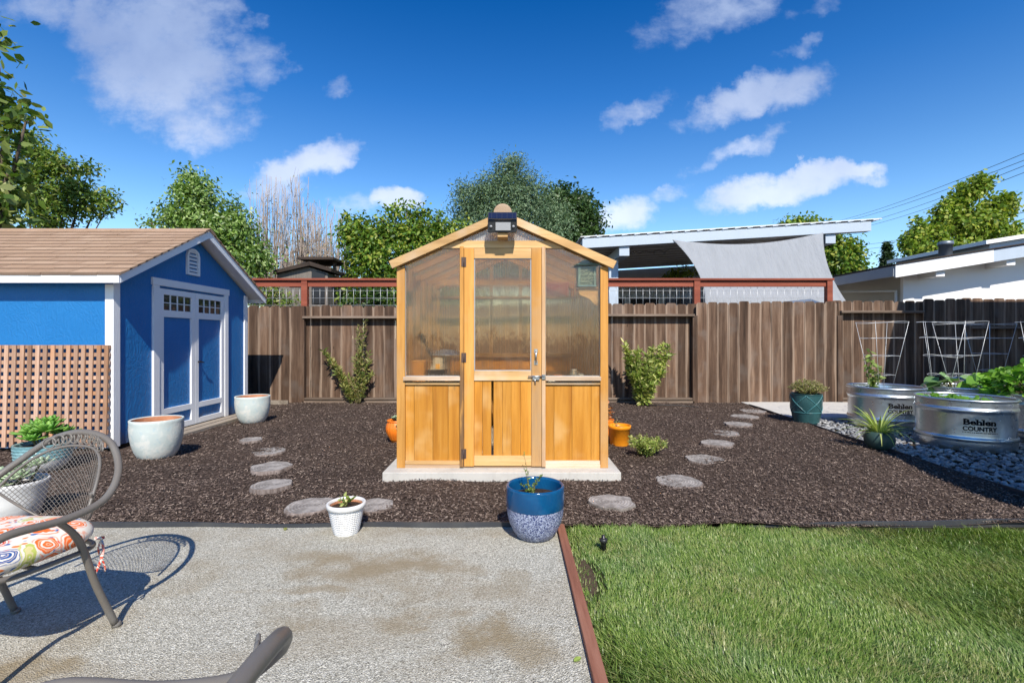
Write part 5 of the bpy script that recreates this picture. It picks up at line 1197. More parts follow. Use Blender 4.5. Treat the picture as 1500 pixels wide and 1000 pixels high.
# ------------------------------------------------------------------ pots
def pot(name, label, c, prof, mat, soil_z=None, soil_r=None, seg=48, parts=(), wall=.018, soil='soil', inner=None, tilt=None, cat='pot', group=None):
    """prof: outer profile bottom to rim"""
    t = thing(name, label, cat, c, group); R, Z = prof[-1]
    b = MB(); b.rnd = .5
    b.lathe([(.001, prof[0][1])] + prof + [(R - wall * .3, Z + wall * .35), (R - wall, Z)] , seg, c); b.build('bowl', mat, t)
    b = MB(); ip = [(max(r - wall, .01), z) for r, z in prof if z > .03]; b.lathe(ip[::-1], seg, c); b.build('inner_wall', inner or mat, t)
    if soil_z:
        sr = soil_r or max(np.interp(soil_z, [z for _, z in prof], [r for r, _ in prof]) - wall - .001, .02)
        b = MB(); rr = random.Random(int(c[0] * 97)); b.lathe([(sr, soil_z), (sr * .7, soil_z + .006), (sr * .4, soil_z - .003), (.001, soil_z + .004)], 28, c, wob=None); b.build('soil', M[soil], t)
    return t
def bulge(R0, R1, Hh, k, n=12, p=1.0):
    return [(R0 + (R1 - R0) * (u ** p) + k * math.sin(PI * u), Hh * u) for u in [i / n for i in range(n + 1)]]

# big white-glazed pots beside the shed
def bigpot(px, py, R, Hh, label):
    g = G(px, py); c = (g.x, g.y + R * .55, 0)
    prof = [(R * .60, 0), (R * .70, Hh * .06), (R * .82, Hh * .2), (R * .92, Hh * .4), (R * .975, Hh * .6), (R * .995, Hh * .8), (R * .985, Hh * .94), (R, Hh)]
    return pot('glazed_pot', label, c, prof, M['glaze'], Hh * .45, wall=.022, inner=M['terracotta'], soil='mulch', group='empty mottled white pots by the shed')
bigpot(216, 675, .245, .415, 'big empty mottled white pot at the near corner of the shed')
bigpot(363, 621, .245, .40, 'big empty mottled white pot beyond the shed doors, near the fence')

def stalks(b, base, pts, r0=.004, r1=.0015):
    b.tube(catmull([base] + pts, 3), [r0 + (r1 - r0) * i / (3 * len(pts)) for i in range(3 * len(pts) + 1)], 5)

def herb(name, label, base, sprigs, leafmat_, lsize, aspect, seed, per=26, cat='plant', dens=None, up=.6, r=.003):
    """sprigs: list of (dx, dy, h); leaves set along each sprig"""
    t = thing(name, label, cat, base); rr = random.Random(seed); b = MB(); pts = []; dirs = []
    for dx, dy, h in sprigs:
        B = Vector(base) + Vector((dx * .15, dy * .15, 0)); E = Vector(base) + Vector((dx, dy, h)); m_ = B.lerp(E, .5) + Vector((dx * -.12, dy * -.12, h * .06))
        c = catmull([B, m_, E], 4); b.tube(c, [r * (1 - .6 * i / (len(c) - 1)) for i in range(len(c))], 4)
        for k in range(per):
            u = rr.uniform(.12, 1); p = B.lerp(m_, u * 2) if u < .5 else m_.lerp(E, u * 2 - 1); a = rr.uniform(0, 2 * PI)
            pts.append(p); dirs.append((math.cos(a), math.sin(a), up))
    b.build('stem', M['stem'], t); leaf_mesh('foliage', np.array([[*p] for p in pts]), lsize, aspect, LEAF[leafmat_], t, seed + 1, None, .3, dirs=np.array(dirs)); return t

def succulent(name, label, base, heads, leafk, seed, cat='plant'):
    """heads: (dx, dy, z, R); each a rosette of thick spoon leaves"""
    t = thing(name, label, cat, base); rr = random.Random(seed); b = MB(); st = MB()
    for dx, dy, z, R in heads:
        o = Vector(base) + Vector((dx, dy, z)); st.tube([Vector(base) + Vector((dx * .5, dy * .5, -.02)), o], .008, 6)
        for ring, (n, el, L) in enumerate(((9, .25, 1.0), (8, .7, .85), (6, 1.05, .65), (4, 1.35, .45))):
            for k in range(n):
                a = 2 * PI * (k + .5 * (ring % 2)) / n + rr.uniform(-.15, .15); e = el + rr.uniform(-.12, .12); l = R * L * rr.uniform(.85, 1.1)
                d = Vector((math.cos(a) * math.cos(e), math.sin(a) * math.cos(e), math.sin(e))); s = Vector((-math.sin(a), math.cos(a), 0)); u = s.cross(d) * -1; w = l * .24; h = l * .07
                r = rr.random(); q = len(b.v)
                for f, ww in ((0, .35), (.35, .7), (.72, 1.0), (.93, .55)):
                    cc = o + d * l * f + u * l * .10 * f * f
                    b.v += [tuple(cc - s * w * ww), tuple(cc - u * h * -1 * ww * .6), tuple(cc + s * w * ww), tuple(cc - u * h * ww)]
                b.v.append(tuple(o + d * l + u * l * .12))
                for i in range(3):
                    for j in range(4): b._f((q + i * 4 + j, q + i * 4 + (j + 1) % 4, q + i * 4 + 4 + (j + 1) % 4, q + i * 4 + 4 + j), r, True)
                for j in range(4): b._f((q + 12 + j, q + 12 + (j + 1) % 4, q + 16), r, True)
    st.build('stem', M['stem'], t); b.build('rosette', LEAF[leafk], t); return t

# teal bowl with a green succulent, by the lattice
def tealbowl():
    g = G(46, 694); c = (g.x, g.y + .12, 0); R = .215
    t = thing('succulent_bowl', 'teal scale-patterned planter with white lower half in front of the lattice', 'planter', c)
    prof = [(.10, 0), (.15, .02), (.19, .07), (.207, .12)]
    b = MB(); b.lathe([(.001, 0)] + prof, 48, c); b.build('base', M['whitepot'], t)
    b = MB(); nz, na = 60, 180
    def fn(u, v):
        z = .12 + .15 * v; a = 2 * PI * u; k = math.floor(v * 5); fr_ = v * 5 - k; x = (u * 26 + .5 * (k % 2)) % 1 - .5
        d = math.hypot(x * 1.0, (fr_ - .95) * .75); bump_ = .007 * max(0, 1 - d * 1.5) if v < .96 else .004
        r = .207 + .010 * math.sin(PI * .5 * v) + bump_; return (c[0] + r * math.cos(a), c[1] + r * math.sin(a), z)
    b.grid(fn, na, nz); b.build('bowl', M['lightteal'], t)
    b = MB(); b.lathe([(.218, .27), (.205, .273), (.198, .26), (.196, .20)], 48, c); b.build('rim', M['lightteal'], t)
    b = MB(); b.lathe([(.197, .235), (.001, .24)], 24, c); b.build('soil', M['soil'], t)
    succulent('green_succulent', 'bright green rosette succulent filling the teal planter', (c[0], c[1], .245), [(-.08, -.04, .11, .15), (.08, -.05, .14, .15), (0, .05, .18, .15), (-.13, .05, .09, .13), (.14, .06, .10, .13), (.02, -.13, .07, .12), (-.03, .0, .17, .13)], 'succ', 3)
tealbowl()
# white pot with pale succulent, seen through the chair
def whitesucc():
    c = (-3.56, 3.46, 0); prof = [(.12, 0), (.14, .02), (.17, .14), (.185, .23), (.19, .24), (.19, .26)]
    pot('white_planter', 'large white planter behind the mesh chair back at the left edge', c, prof, M['whitepot'], .22, wall=.016)
    succulent('pale_succulent', 'pale grey green succulent in the white planter behind the chair', (c[0], c[1], .23), [(.08, -.05, .06, .10), (-.06, -.07, .05, .11), (.0, .06, .10, .10), (.13, .05, .13, .09), (-.13, .02, .06, .10), (.02, -.14, .02, .09)], 'pale', 9)
whitesucc()
# small white ribbed pot
def ribbedpot():
    g = G(505, 782); c = (g.x, g.y + .03, 0); t = thing('ribbed_pot', 'small white pot with wavy ribs on the back edge of the gravel patio', 'pot', c)
    b = MB(); Hh = .20
    def fn(u, v):
        a = 2 * PI * u; r = .076 + .036 * v ** .9; z = Hh * .83 * v
        if .03 < v < .99: r += .0030 * math.sin(13 * 2 * PI * v + 1.5 * math.sin(9 * a)) + .0012 * math.sin(40 * a)
        return (c[0] + r * math.cos(a), c[1] + r * math.sin(a), z)
    b.grid(fn, 160, 60); b.build('bowl', M['whitepot'], t)
    b = MB(); b.lathe([(.112, .164), (.122, .168), (.126, .185), (.124, .198), (.116, .202), (.108, .198), (.105, .18)], 48, c); b.build('rim', M['whitepot'], t)
    b = MB(); b.lathe([(.1055, .185), (.1, .12)], 40, c); b.build('inner_wall', M['terracotta'], t); b = MB(); b.lathe([(.104, .168), (.05, .175), (.001, .17)], 28, c); b.build('soil', M['soil'], t)
    herb('seedling', 'tiny yellow green seedling in the small white ribbed pot', (c[0] - .01, c[1], .172), [(.03, 0, .05), (-.04, .01, .06), (0, -.02, .075), (.05, -.02, .055)], 'spiky', .042, .5, 6, 5)
ribbedpot()
# blue pot on the patio corner
def bluepot():
    g = G(784, 790); c = (.150, 3.13, 0); Z = .335; R = .187
    prof = [(R * .50, 0), (R * .62, .008), (R * .78, .05), (R * .90, .10), (R * .965, .15), (R * .985, .20)]
    t = thing('blue_pot', 'cobalt blue pot with a crackle-patterned lower half at the patio corner', 'pot', c)
    b = MB(); b.lathe([(.001, 0)] + prof, 64, c); b.build('base', M['scribble'], t)
    b = MB(); b.lathe([(R * .985, .2005), (R * 1.0, .206), (R * 1.005, .26), (R * 1.0, .318), (R * .995, .33), (R * .97, .336), (R * .92, .334), (R * .905, .32), (R * .90, .22)], 64, c); b.build('rim_band', M['bluegloss'], t)
    b = MB(); b.lathe([(R * .905, .255), (R * .5, .268), (.001, .262)], 32, c); b.build('soil', M['soil'], t)
    rr = random.Random(4); bb = MB()
    herb('young_herb', 'spindly herb with one tall bare sprig growing in the blue pot', (c[0] - .03, c[1] + .01, .262), [(-.045, .02, .27), (-.05, .0, .20), (.06, -.02, .13), (.075, .01, .125), (-.02, -.03, .08), (.03, .02, .07), (.0, -.05, .06), (-.06, -.01, .07)], 'herb', .017, .5, 8, 22, r=.0022)
bluepot()
# orange pots beside the greenhouse
def orangepots():
    c = (-1.43, 5.98, 0); t = thing('fluted_pot', 'fluted orange pot half hidden behind the left greenhouse corner', 'pot', c)
    b = MB()
    def fn(u, v):
        a = 2 * PI * u; r = (.075 + .05 * math.sin(PI * min(1, v * 1.02) * .78 + .05)) * (1 + .03 * abs(math.sin(9 * a))); return (c[0] + r * math.cos(a), c[1] + r * math.sin(a), .03 + .22 * v)
    b.grid(fn, 96, 20); b.lathe([(.105, .25), (.115, .255), (.115, .27), (.10, .272), (.092, .25)], 40, c); b.lathe([(.06, 0), (.07, .03)], 30, c, cap0=True); b.build('bowl', M['orange2'], t)
    b = MB(); b.lathe([(.095, .245), (.001, .25)], 20, c); b.build('soil', M['soil'], t)
    succulent('grey_succulent', 'pale succulent trailing over the rim of the fluted orange pot', (c[0] + .02, c[1], .25), [(0, -.02, .04, .07), (.06, 0, .05, .07), (-.04, .03, .03, .06), (.05, -.09, .02, .06), (.03, -.13, -.03, .035), (.035, -.135, -.07, .03)], 'pale', 12)
    g = G(908, 655); c = (g.x + .02, g.y + .12, 0); t = pot('orange_bucket', 'orange glazed bucket pot by the right corner of the greenhouse', c, [(.105, 0), (.112, .01), (.128, .2), (.136, .202), (.138, .238)], M['orange'], .205, wall=.012)
    herb('twiggy_plant', 'sparse pale twiggy plant in the orange bucket pot', (c[0] - .03, c[1], .21), [(-.06, 0, .1), (.0, .0, .11), (.03, .02, .08), (-.03, -.04, .09)], 'heather', .018, .4, 14, 9)
    c = (1.215, 6.30, 0); pot('rust_pot', 'red orange pot mostly hidden behind the right greenhouse corner', c, [(.07, 0), (.10, .06), (.115, .14), (.11, .2), (.115, .22)], M['orange2'], .19, wall=.012)
    herb('rusty_plant', 'rust coloured plant in the half-hidden red orange pot', (c[0] + .02, c[1], .19), [(.05, 0, .2), (.02, .03, .26), (.07, -.02, .14), (-.02, 0, .22), (.04, -.04, .18)], 'rust', .035, .5, 15, 22)
orangepots()
# bushes in the mulch
def bush(name, label, px, py, n, rx, hz, leafk, ls, asp, seed, per, vase=1.0, lean=0.0, cat='bush', r=.004, up=.8):
    g = G(px, py); rr = random.Random(seed); sp = []
    for _ in range(n):
        a = rr.uniform(0, 2 * PI); q = rr.random() ** .5 * rx; sp.append((q * math.cos(a) + lean, q * math.sin(a) * .8, hz * rr.uniform(.6, 1.0) * (1 - .35 * (q / rx) ** 2 * (2 - vase * 2 if vase < 1 else .3))))
    return herb(name, label, (g.x, g.y, 0), sp, leafk, ls, asp, seed, per, cat, up=up, r=r)
bush('low_bush', 'low yellow green bush in the mulch right of the greenhouse', 945, 668, 60, .25, .24, 'shrub', .036, .26, 22, 46, .6)
g = G(936, 592); herb('vase_shrub', 'bushy upright green shrub against the fence right of the greenhouse', (g.x, g.y - .25, 0), [(-.36 + .03 * i, .05 * ((i % 3) - 1), 1.2 - .12 * i) for i in range(3)] + [(-.27, .05, .95), (-.16, -.1, 1.02), (-.05, .1, 1.05), (.08, -.05, .98), (.22, .05, 1.08), (.38, .0, 1.12), (.5, -.05, 1.14), (.56, .08, 1.0), (.45, .1, .85), (-.28, .1, .7), (-.22, -.15, .6), (-.15, -.15, .75), (.05, -.2, .7), (.2, -.15, .75), (.35, -.1, .65), (.1, .15, .8), (-.1, -.2, .5), (.15, -.25, .45), (-.25, .1, .8), (.3, .12, .9)], 'shrub', .105, .28, 33, 190, 'shrub', up=1.0, r=.008)
g = G(527, 590); herb('leggy_shrub', 'leggy half bare shrub against the fence left of the greenhouse', (g.x, g.y - .15, 0), [(.15, 0, 1.62), (.10, .05, 1.25), (.02, .0, 1.52), (.22, .02, 1.0), (.26, -.05, .85), (-.02, -.05, .95), (.1, -.1, .8), (-.15, 0, .55), (.3, 0, .6)], 'dryshrub', .085, .26, 35, 120, 'shrub', up=1.0, r=.011)
herb('leaning_shrub', 'single leaning branch of shrub tilting left in front of the fence', (g.x - .05, g.y - .15, 0), [(-.62, 0, 1.05), (-.56, -.05, .98), (-.40, .03, .75), (-.35, -.03, .62), (-.25, 0, .5), (-.50, .04, .85), (-.2, -.08, .35)], 'dryshrub', .09, .26, 36, 120, 'shrub', up=.9, r=.010)
b = MB(); g = G(945, 594); b.tube([(g.x + .02, g.y - .1, .02), (g.x + .25, g.y - .12, .035), (g.x + .6, g.y - .18, .03), (g.x + .9, g.y - .3, .015)], .008, 6); setprops(b.build('drip_hose', M['blackplastic']), 'thin black drip hose on the mulch below the upright green shrub', 'hose')

# teal relief pot and heather
def tealpot():
    g = G(1191, 622); c = (g.x, g.y + .17, 0); R = .215; Hh = .44; t = thing('teal_pot', 'tall teal pot with raised lattice lines at the corner of the concrete', 'pot', c)
    pr = lambda v: R * (.78 + .20 * math.sin(min(1, v * 1.25) * PI / 2) + .02 * v)
    b = MB(); b.lathe([(.001, 0)] + [(pr(v), Hh * v) for v in np.linspace(0, 1, 22)] + [(pr(1) + .006, Hh + .006), (pr(1) - .012, Hh + .008), (pr(1) - .02, Hh - .02), (pr(.8) - .02, Hh * .8)], 56, c); b.build('bowl', M['tealglaze'], t)
    b = MB(); n = 5
    for k in range(n):
        for sg in (-1, 1):
            pts = []
            for i in range(15):
                v = .40 + .57 * i / 14; a = 2 * PI * k / n + sg * (i / 14) * 2 * PI / n * 1.0 + .4; r = pr(v) + .002; pts.append((c[0] + r * math.cos(a), c[1] + r * math.sin(a), Hh * v))
            b.tube(pts, .0055, 5)
    b.tube([(c[0] + (pr(.39) + .002) * math.cos(a), c[1] + (pr(.39) + .002) * math.sin(a), Hh * .39) for a in np.linspace(0, 2 * PI, 48, endpoint=False)], .006, 5, closed=True); b.build('relief_line', glazed('teal_relief', (.05, .17, .19), (.07, .22, .24), .3, 5), t)
    b = MB(); b.lathe([(pr(.9) - .021, Hh * .9), (.001, Hh * .91)], 28, c); b.build('soil', M['soil'], t)
    rr = random.Random(8); sp = []
    for _ in range(190):
        a = rr.uniform(0, 2 * PI); q = rr.random() ** .5 * .27; sp.append((q * math.cos(a) + .02, q * math.sin(a), .25 * math.sqrt(max(.12, 1 - (q / .31) ** 2)) * rr.uniform(.8, 1.1)))
    herb('heather', 'rounded heather with pinkish tips growing in the tall teal pot', (c[0], c[1], Hh * .9), sp, 'heather', .028, .24, 41, 42, up=1.3, r=.002)
tealpot()
# dark green bowl and spiky plant
def bowl():
    g = G(1301, 661); c = (g.x, g.y + .13, 0); prof = [(.07, 0), (.10, .012), (.135, .05), (.152, .10), (.148, .15), (.128, .19), (.118, .2)]
    pot('green_bowl', 'rounded dark green bowl pot between mulch and stock tanks', c, prof, M['greenglaze'], .17, wall=.012)
    t = thing('spiky_plant', 'spiky yellow green plant with arching striped blades in the dark green bowl', 'plant', (c[0], c[1], .17)); rr = random.Random(17); b = MB()
    for k in range(64):
        a = rr.uniform(0, 2 * PI); L = rr.uniform(.26, .46); e = rr.uniform(.35, 1.35); w = rr.uniform(.008, .014); r = rr.random(); n = 7
        d = Vector((math.cos(a), math.sin(a), 0)); s = Vector((-math.sin(a), math.cos(a), 0)); p = Vector((c[0], c[1], .165)) + d * .03; q = len(b.v); el = e
        for i in range(n + 1):
            f = i / n; ww = w * (1 - f ** 2.2) + .0006; nrm = Vector((-math.sin(el) * d.x, -math.sin(el) * d.y, math.cos(el)))
            b.v += [tuple(p - s * ww + nrm * ww * .5), tuple(p), tuple(p + s * ww + nrm * ww * .5)]
            p = p + (d * math.cos(el) + Vector((0, 0, 1)) * math.sin(el)) * L / n; el -= (1.6 - e * .7) / n * 1.2
        for i in range(n):
            for j in range(2): b._f((q + i * 3 + j, q + i * 3 + j + 1, q + i * 3 + j + 4, q + i * 3 + j + 3), r, True)
    b.build('blades', LEAF['spiky'], t)
bowl()

# ------------------------------------------------------------------ galvanised stock tanks
R_T, H_T = .455, .585
def make_tank():
    t = thing('stock_tank', 'x', 'stock tank', (0, 0, 0), 'galvanised stock tanks used as planters')
    pr = [(R_T * .985, 0), (R_T, .004), (R_T, .10)]
    def rib(z): return [(R_T, z - .022), (R_T + .008, z - .016), (R_T + .014, z), (R_T + .008, z + .016), (R_T, z + .022)]
    pr += rib(.135) + [(R_T * .997, .165), (R_T * .995, .18), (R_T * .995, .40), (R_T, .415)] + rib(.46) + [(R_T * 1.003, .50), (R_T * 1.01, .555)]
    b = MB(); b.lathe([(.001, .002)] + pr, 96); b.build('shell', M['galv'], t, local=True)
    b = MB(); b.tube([((R_T * 1.012) * math.cos(a), (R_T * 1.012) * math.sin(a), .572) for a in np.linspace(0, 2 * PI, 96, endpoint=False)], .0155, 8, closed=True); b.build('rolled_rim', M['galv'], t, local=True)
    b = MB(); b.lathe([(R_T * 1.0, .57), (R_T * .985, .54), (R_T * .98, .38)], 72); b.build('inner_wall', M['galv'], t, local=True)
    b = MB(); b.lathe([(R_T * .98, .47), (R_T * .6, .485), (R_T * .3, .475), (.001, .48)], 40, wob=None); b.build('soil', M['soil'], t, local=True)
    return t
T1 = (5.45, 7.06); T2 = (5.42, 5.80); T3 = (6.62, 7.05); T4 = (6.72, 6.05); T5 = (6.25, 5.0); T6 = (8.0, 8.15); T7 = (7.7, 6.9)
labs = [(T1, 'round galvanised tank nearest the concrete, with lettering half hidden by the front tank'), (T2, 'round galvanised tank in front, its lettering fully in view'), (T3, 'galvanised tank in the back row holding squash plants'),
        (T4, 'galvanised tank under the big bright green plant at the right edge'), (T5, 'galvanised tank cut off by the right edge of the photo, nearest the lawn'), (T6, 'galvanised tank farthest back, by the dark shaded fence'), (T7, 'galvanised tank in the back row hidden behind the big bright green plant')]
proto = make_tank()
TANKS = []
for i, (c, lab) in enumerate(labs):
    o = proto if i == 0 else copy_thing(proto, (c[0], c[1], 0), rz=i * .7)
    o.location = (c[0], c[1], 0); o['label'] = lab; TANKS.append(o)

def letters(tank, c, px, zc, w):
    """maker's lettering wrapped round the tank at the photo column px"""
    best = min(np.linspace(PI, 2 * PI, 721), key=lambda a: abs(750 + F * (c[0] + R_T * math.cos(a)) / (c[1] + R_T * math.sin(a)) - px))
    rz = tank.rotation_euler[2]
    def text(body, size, off, z, name, sx=1.0, ser=False):
        cu = bpy.data.curves.new('text', 'FONT'); cu.body = body; cu.size = size; cu.align_x = 'CENTER'; cu.offset = off; cu.resolution_u = 3; cu.space_character = 1.0
        o = bpy.data.objects.new('text', cu); COL.objects.link(o); bpy.context.view_layer.update()
        me = bpy.data.meshes.new_from_object(o.evaluated_get(bpy.context.evaluated_depsgraph_get())); bpy.data.objects.remove(o); bpy.data.curves.remove(cu)
        xs = [v.co.x for v in me.vertices]; cur = max(xs) - min(xs); k = w * sx / cur
        vv = [(v.co.x * k, v.co.y) for v in me.vertices]; polys = [tuple(p.vertices) for p in me.polygons]
        bpy.data.meshes.remove(me); return vv, polys, z, name
    for (vv, polys, z, name) in (text('Behlen', .088, .0034, zc + .012, 'maker_name', .94), text('COUNTRY', .068, .0022, zc - .055, 'maker_name', 1.0)):
        b = MB(); b.rnd = .5; rad = R_T * .997 + .0035; base = 0
        ext = [(rad * math.cos(best - rz + x / rad), rad * math.sin(best - rz + x / rad), z + y) for x, y in vv]
        b.v = ext
        for p in polys: b._f(p, .5)
        if z > zc:                                      # slab serifs on the heavy upper line
            x0 = min(x for x, y in vv); x1 = max(x for x, y in vv); W_ = x1 - x0
            for f0, f1, yy_ in ((0.0, .10, 0), (0, .10, .058), (.355, .42, 0), (.45, .505, 0), (.355, .40, .058), (.545, .62, 0), (.545, .59, .058), (.83, .895, 0), (.93, .995, 0)):
                q = len(b.v); xa, xb = x0 - .004 + W_ * f0, x0 - .004 + W_ * f1
                for xx, y_ in ((xa, yy_), (xb, yy_), (xb, yy_ + .009), (xa, yy_ + .009)): a = best - rz + xx / (rad + .0006); b.v.append(((rad + .0006) * math.cos(a), (rad + .0006) * math.sin(a), z + y_))
                b._f((q, q + 1, q + 2, q + 3), .5)
        b.build(name, M['ink'], tank, local=True)
    b = MB(); rr = random.Random(3); x = -w * .5; rad = R_T * .997 + .0035
    while x < w * .5:
        ww = rr.uniform(.004, .013); q = len(b.v)
        for xx, y_ in ((x, 0), (x + ww, 0), (x + ww, .009), (x, .009)): a = best - rz + xx / rad; b.v.append((rad * math.cos(a), rad * math.sin(a), zc - .079 + y_))
        b._f((q, q + 1, q + 2, q + 3), .5); x += ww + rr.choice((.002, .002, .007))
    b.build('small_print', M['ink'], tank, local=True)
letters(TANKS[1], T2, 1436, .295, .30); letters(TANKS[0], T1, 1320, .30, .30)

# tomato cages
def make_cage():
    t = thing('tomato_cage', 'x', 'plant cage', (0, 0, 0), 'wire tomato cages'); rr = random.Random(2)
    rad = lambda z: .12 + .20 * (z / 1.0)
    for z in (.22, .5, .76, .99):
        b = MB(); b.tube([(rad(z) * math.cos(a), rad(z) * math.sin(a), z + .006 * math.sin(3 * a)) for a in np.linspace(0, 2 * PI, 36, endpoint=False)], .0027, 5, closed=True); b.build('ring', M['wire'], t, local=True)
    for k in range(4):
        a = k * PI / 2 + .5; b = MB(); b.tube([(.10 * math.cos(a), .10 * math.sin(a), -.12), (rad(1.0) * math.cos(a), rad(1.0) * math.sin(a), 1.0)], .0027, 5); b.build('leg', M['wire'], t, local=True)
    return t
cg = make_cage()
for i, (c, rz, lab, tilt) in enumerate((((T1[0] + .02, T1[1] + .1), .2, 'leftmost wire cage standing in the tank with the tomato plant', .0), ((T3[0] - .32, T3[1] + .05), 1.1, 'wire cage left in the squash tank, crossing its neighbour', .03), ((T3[0] + .14, T3[1] + .22), .5, 'wire cage right in the squash tank', -.03),
                                       ((T7[0] + .0, T7[1] + .1), .9, 'rightmost wire cage above the big bright green plant', .02), ((T6[0] + .05, T6[1]), .3, 'wire cage in the farthest tank by the shaded fence', .0))):
    o = cg if i == 0 else copy_thing(cg, (0, 0, 0))
    o.location = (c[0], c[1], .52); o.rotation_euler = (tilt, -tilt, rz); o['label'] = lab

# plants in the tanks
def bigleaf(name, label, base, n, rx, hz, leafk, ls, asp, seed, cat='plant', per=1, hmin=.3):
    t = thing(name, label, cat, base); rr = random.Random(seed); b = MB(); pts = []; dirs = []
    for _ in range(n):
        a = rr.uniform(0, 2 * PI); q = rr.random() ** .5 * rx; h = hz * (hmin + (1 - hmin) * rr.random()) * (1 - .5 * (q / rx) ** 2); e = Vector(base) + Vector((q * math.cos(a), q * math.sin(a), h))
        b.tube([Vector(base) + Vector((q * .2 * math.cos(a), q * .2 * math.sin(a), -.02)), Vector(base).lerp(e, .6) + Vector((0, 0, h * .15)), e], [.006, .005, .003], 5)
        for _ in range(per): pts.append(e + Vector((rr.gauss(0, .03), rr.gauss(0, .03), rr.gauss(0, .02)))); dirs.append((math.cos(a), math.sin(a), rr.uniform(-.3, .5)))
    b.build('stem', M['stem'], t); leaf_mesh('foliage', np.array([[*p] for p in pts]), ls, asp, LEAF[leafk], t, seed, None, .8, dirs=np.array(dirs)); return t
herb('tomato_plant', 'slender tomato plant climbing in the tank nearest the concrete', (T1[0] - .16, T1[1] + .05, .48), [(-.02, 0, .62), (.0, .02, .55), (.1, 0, .42), (.13, -.03, .32), (-.1, .0, .5), (.05, -.05, .25), (-.05, .05, .3), (.16, .02, .38)], 'herb', .075, .45, 52, 20, up=.1, r=.006)
bigleaf('squash_plant', 'broad-leaved squash at the left of the back tank', (T3[0] - .22, T3[1] - .05, .49), 18, .24, .36, 'squash', .2, .95, 61)
bigleaf('squash_plant', 'broad-leaved squash at the right of the back tank, beside the cage foot', (T3[0] + .18, T3[1] - .12, .49), 24, .26, .32, 'veg', .17, .9, 62)
bigleaf('lettuce', 'clump of low lettuce in the front lettered tank', (T2[0] - .14, T2[1] + .05, .48), 60, .17, .115, 'veg', .085, .6, 63, per=2)
bigleaf('lettuce', 'smaller low greens at the right inside the front lettered tank', (T2[0] + .2, T2[1] + .02, .48), 26, .13, .08, 'veg', .07, .55, 64, per=2)
bigleaf('potato_plant', 'big dense bright green plant spilling over the tank at the right edge', (T4[0] - .02, T4[1] + .05, .5), 150, .5, .52, 'veg', .115, .55, 65, per=5, hmin=.2)
bigleaf('parsley', 'dark green leaves hanging over the tank cut off by the right edge', (T5[0] - .05, T5[1] + .15, .5), 70, .42, .2, 'fine', .07, .6, 66, per=4, hmin=.1)
bigleaf('tank_seedlings', 'small seedlings in the farthest tank', (T6[0], T6[1], .48), 24, .3, .12, 'veg', .08, .5, 67, per=2)

# ------------------------------------------------------------------ sprinkler head
def sprinkler():
    g = G(884, 806); c = (g.x, g.y, -.02); t = thing('sprinkler_head', 'short black pop-up sprinkler head standing in the lawn', 'sprinkler', c)
    b = MB(); b.lathe([(.016, 0), (.017, .07), (.024, .074), (.025, .09), (.018, .095)], 20, c, cap0=True); b.build('body', M['blackplastic'], t)
    b = MB(); b.lathe([(.017, .0955), (.012, .098), (.010, .112), (.006, .116), (.0005, .117)], 16, c); b.build('nozzle', M['darkmetal'], t)
sprinkler()

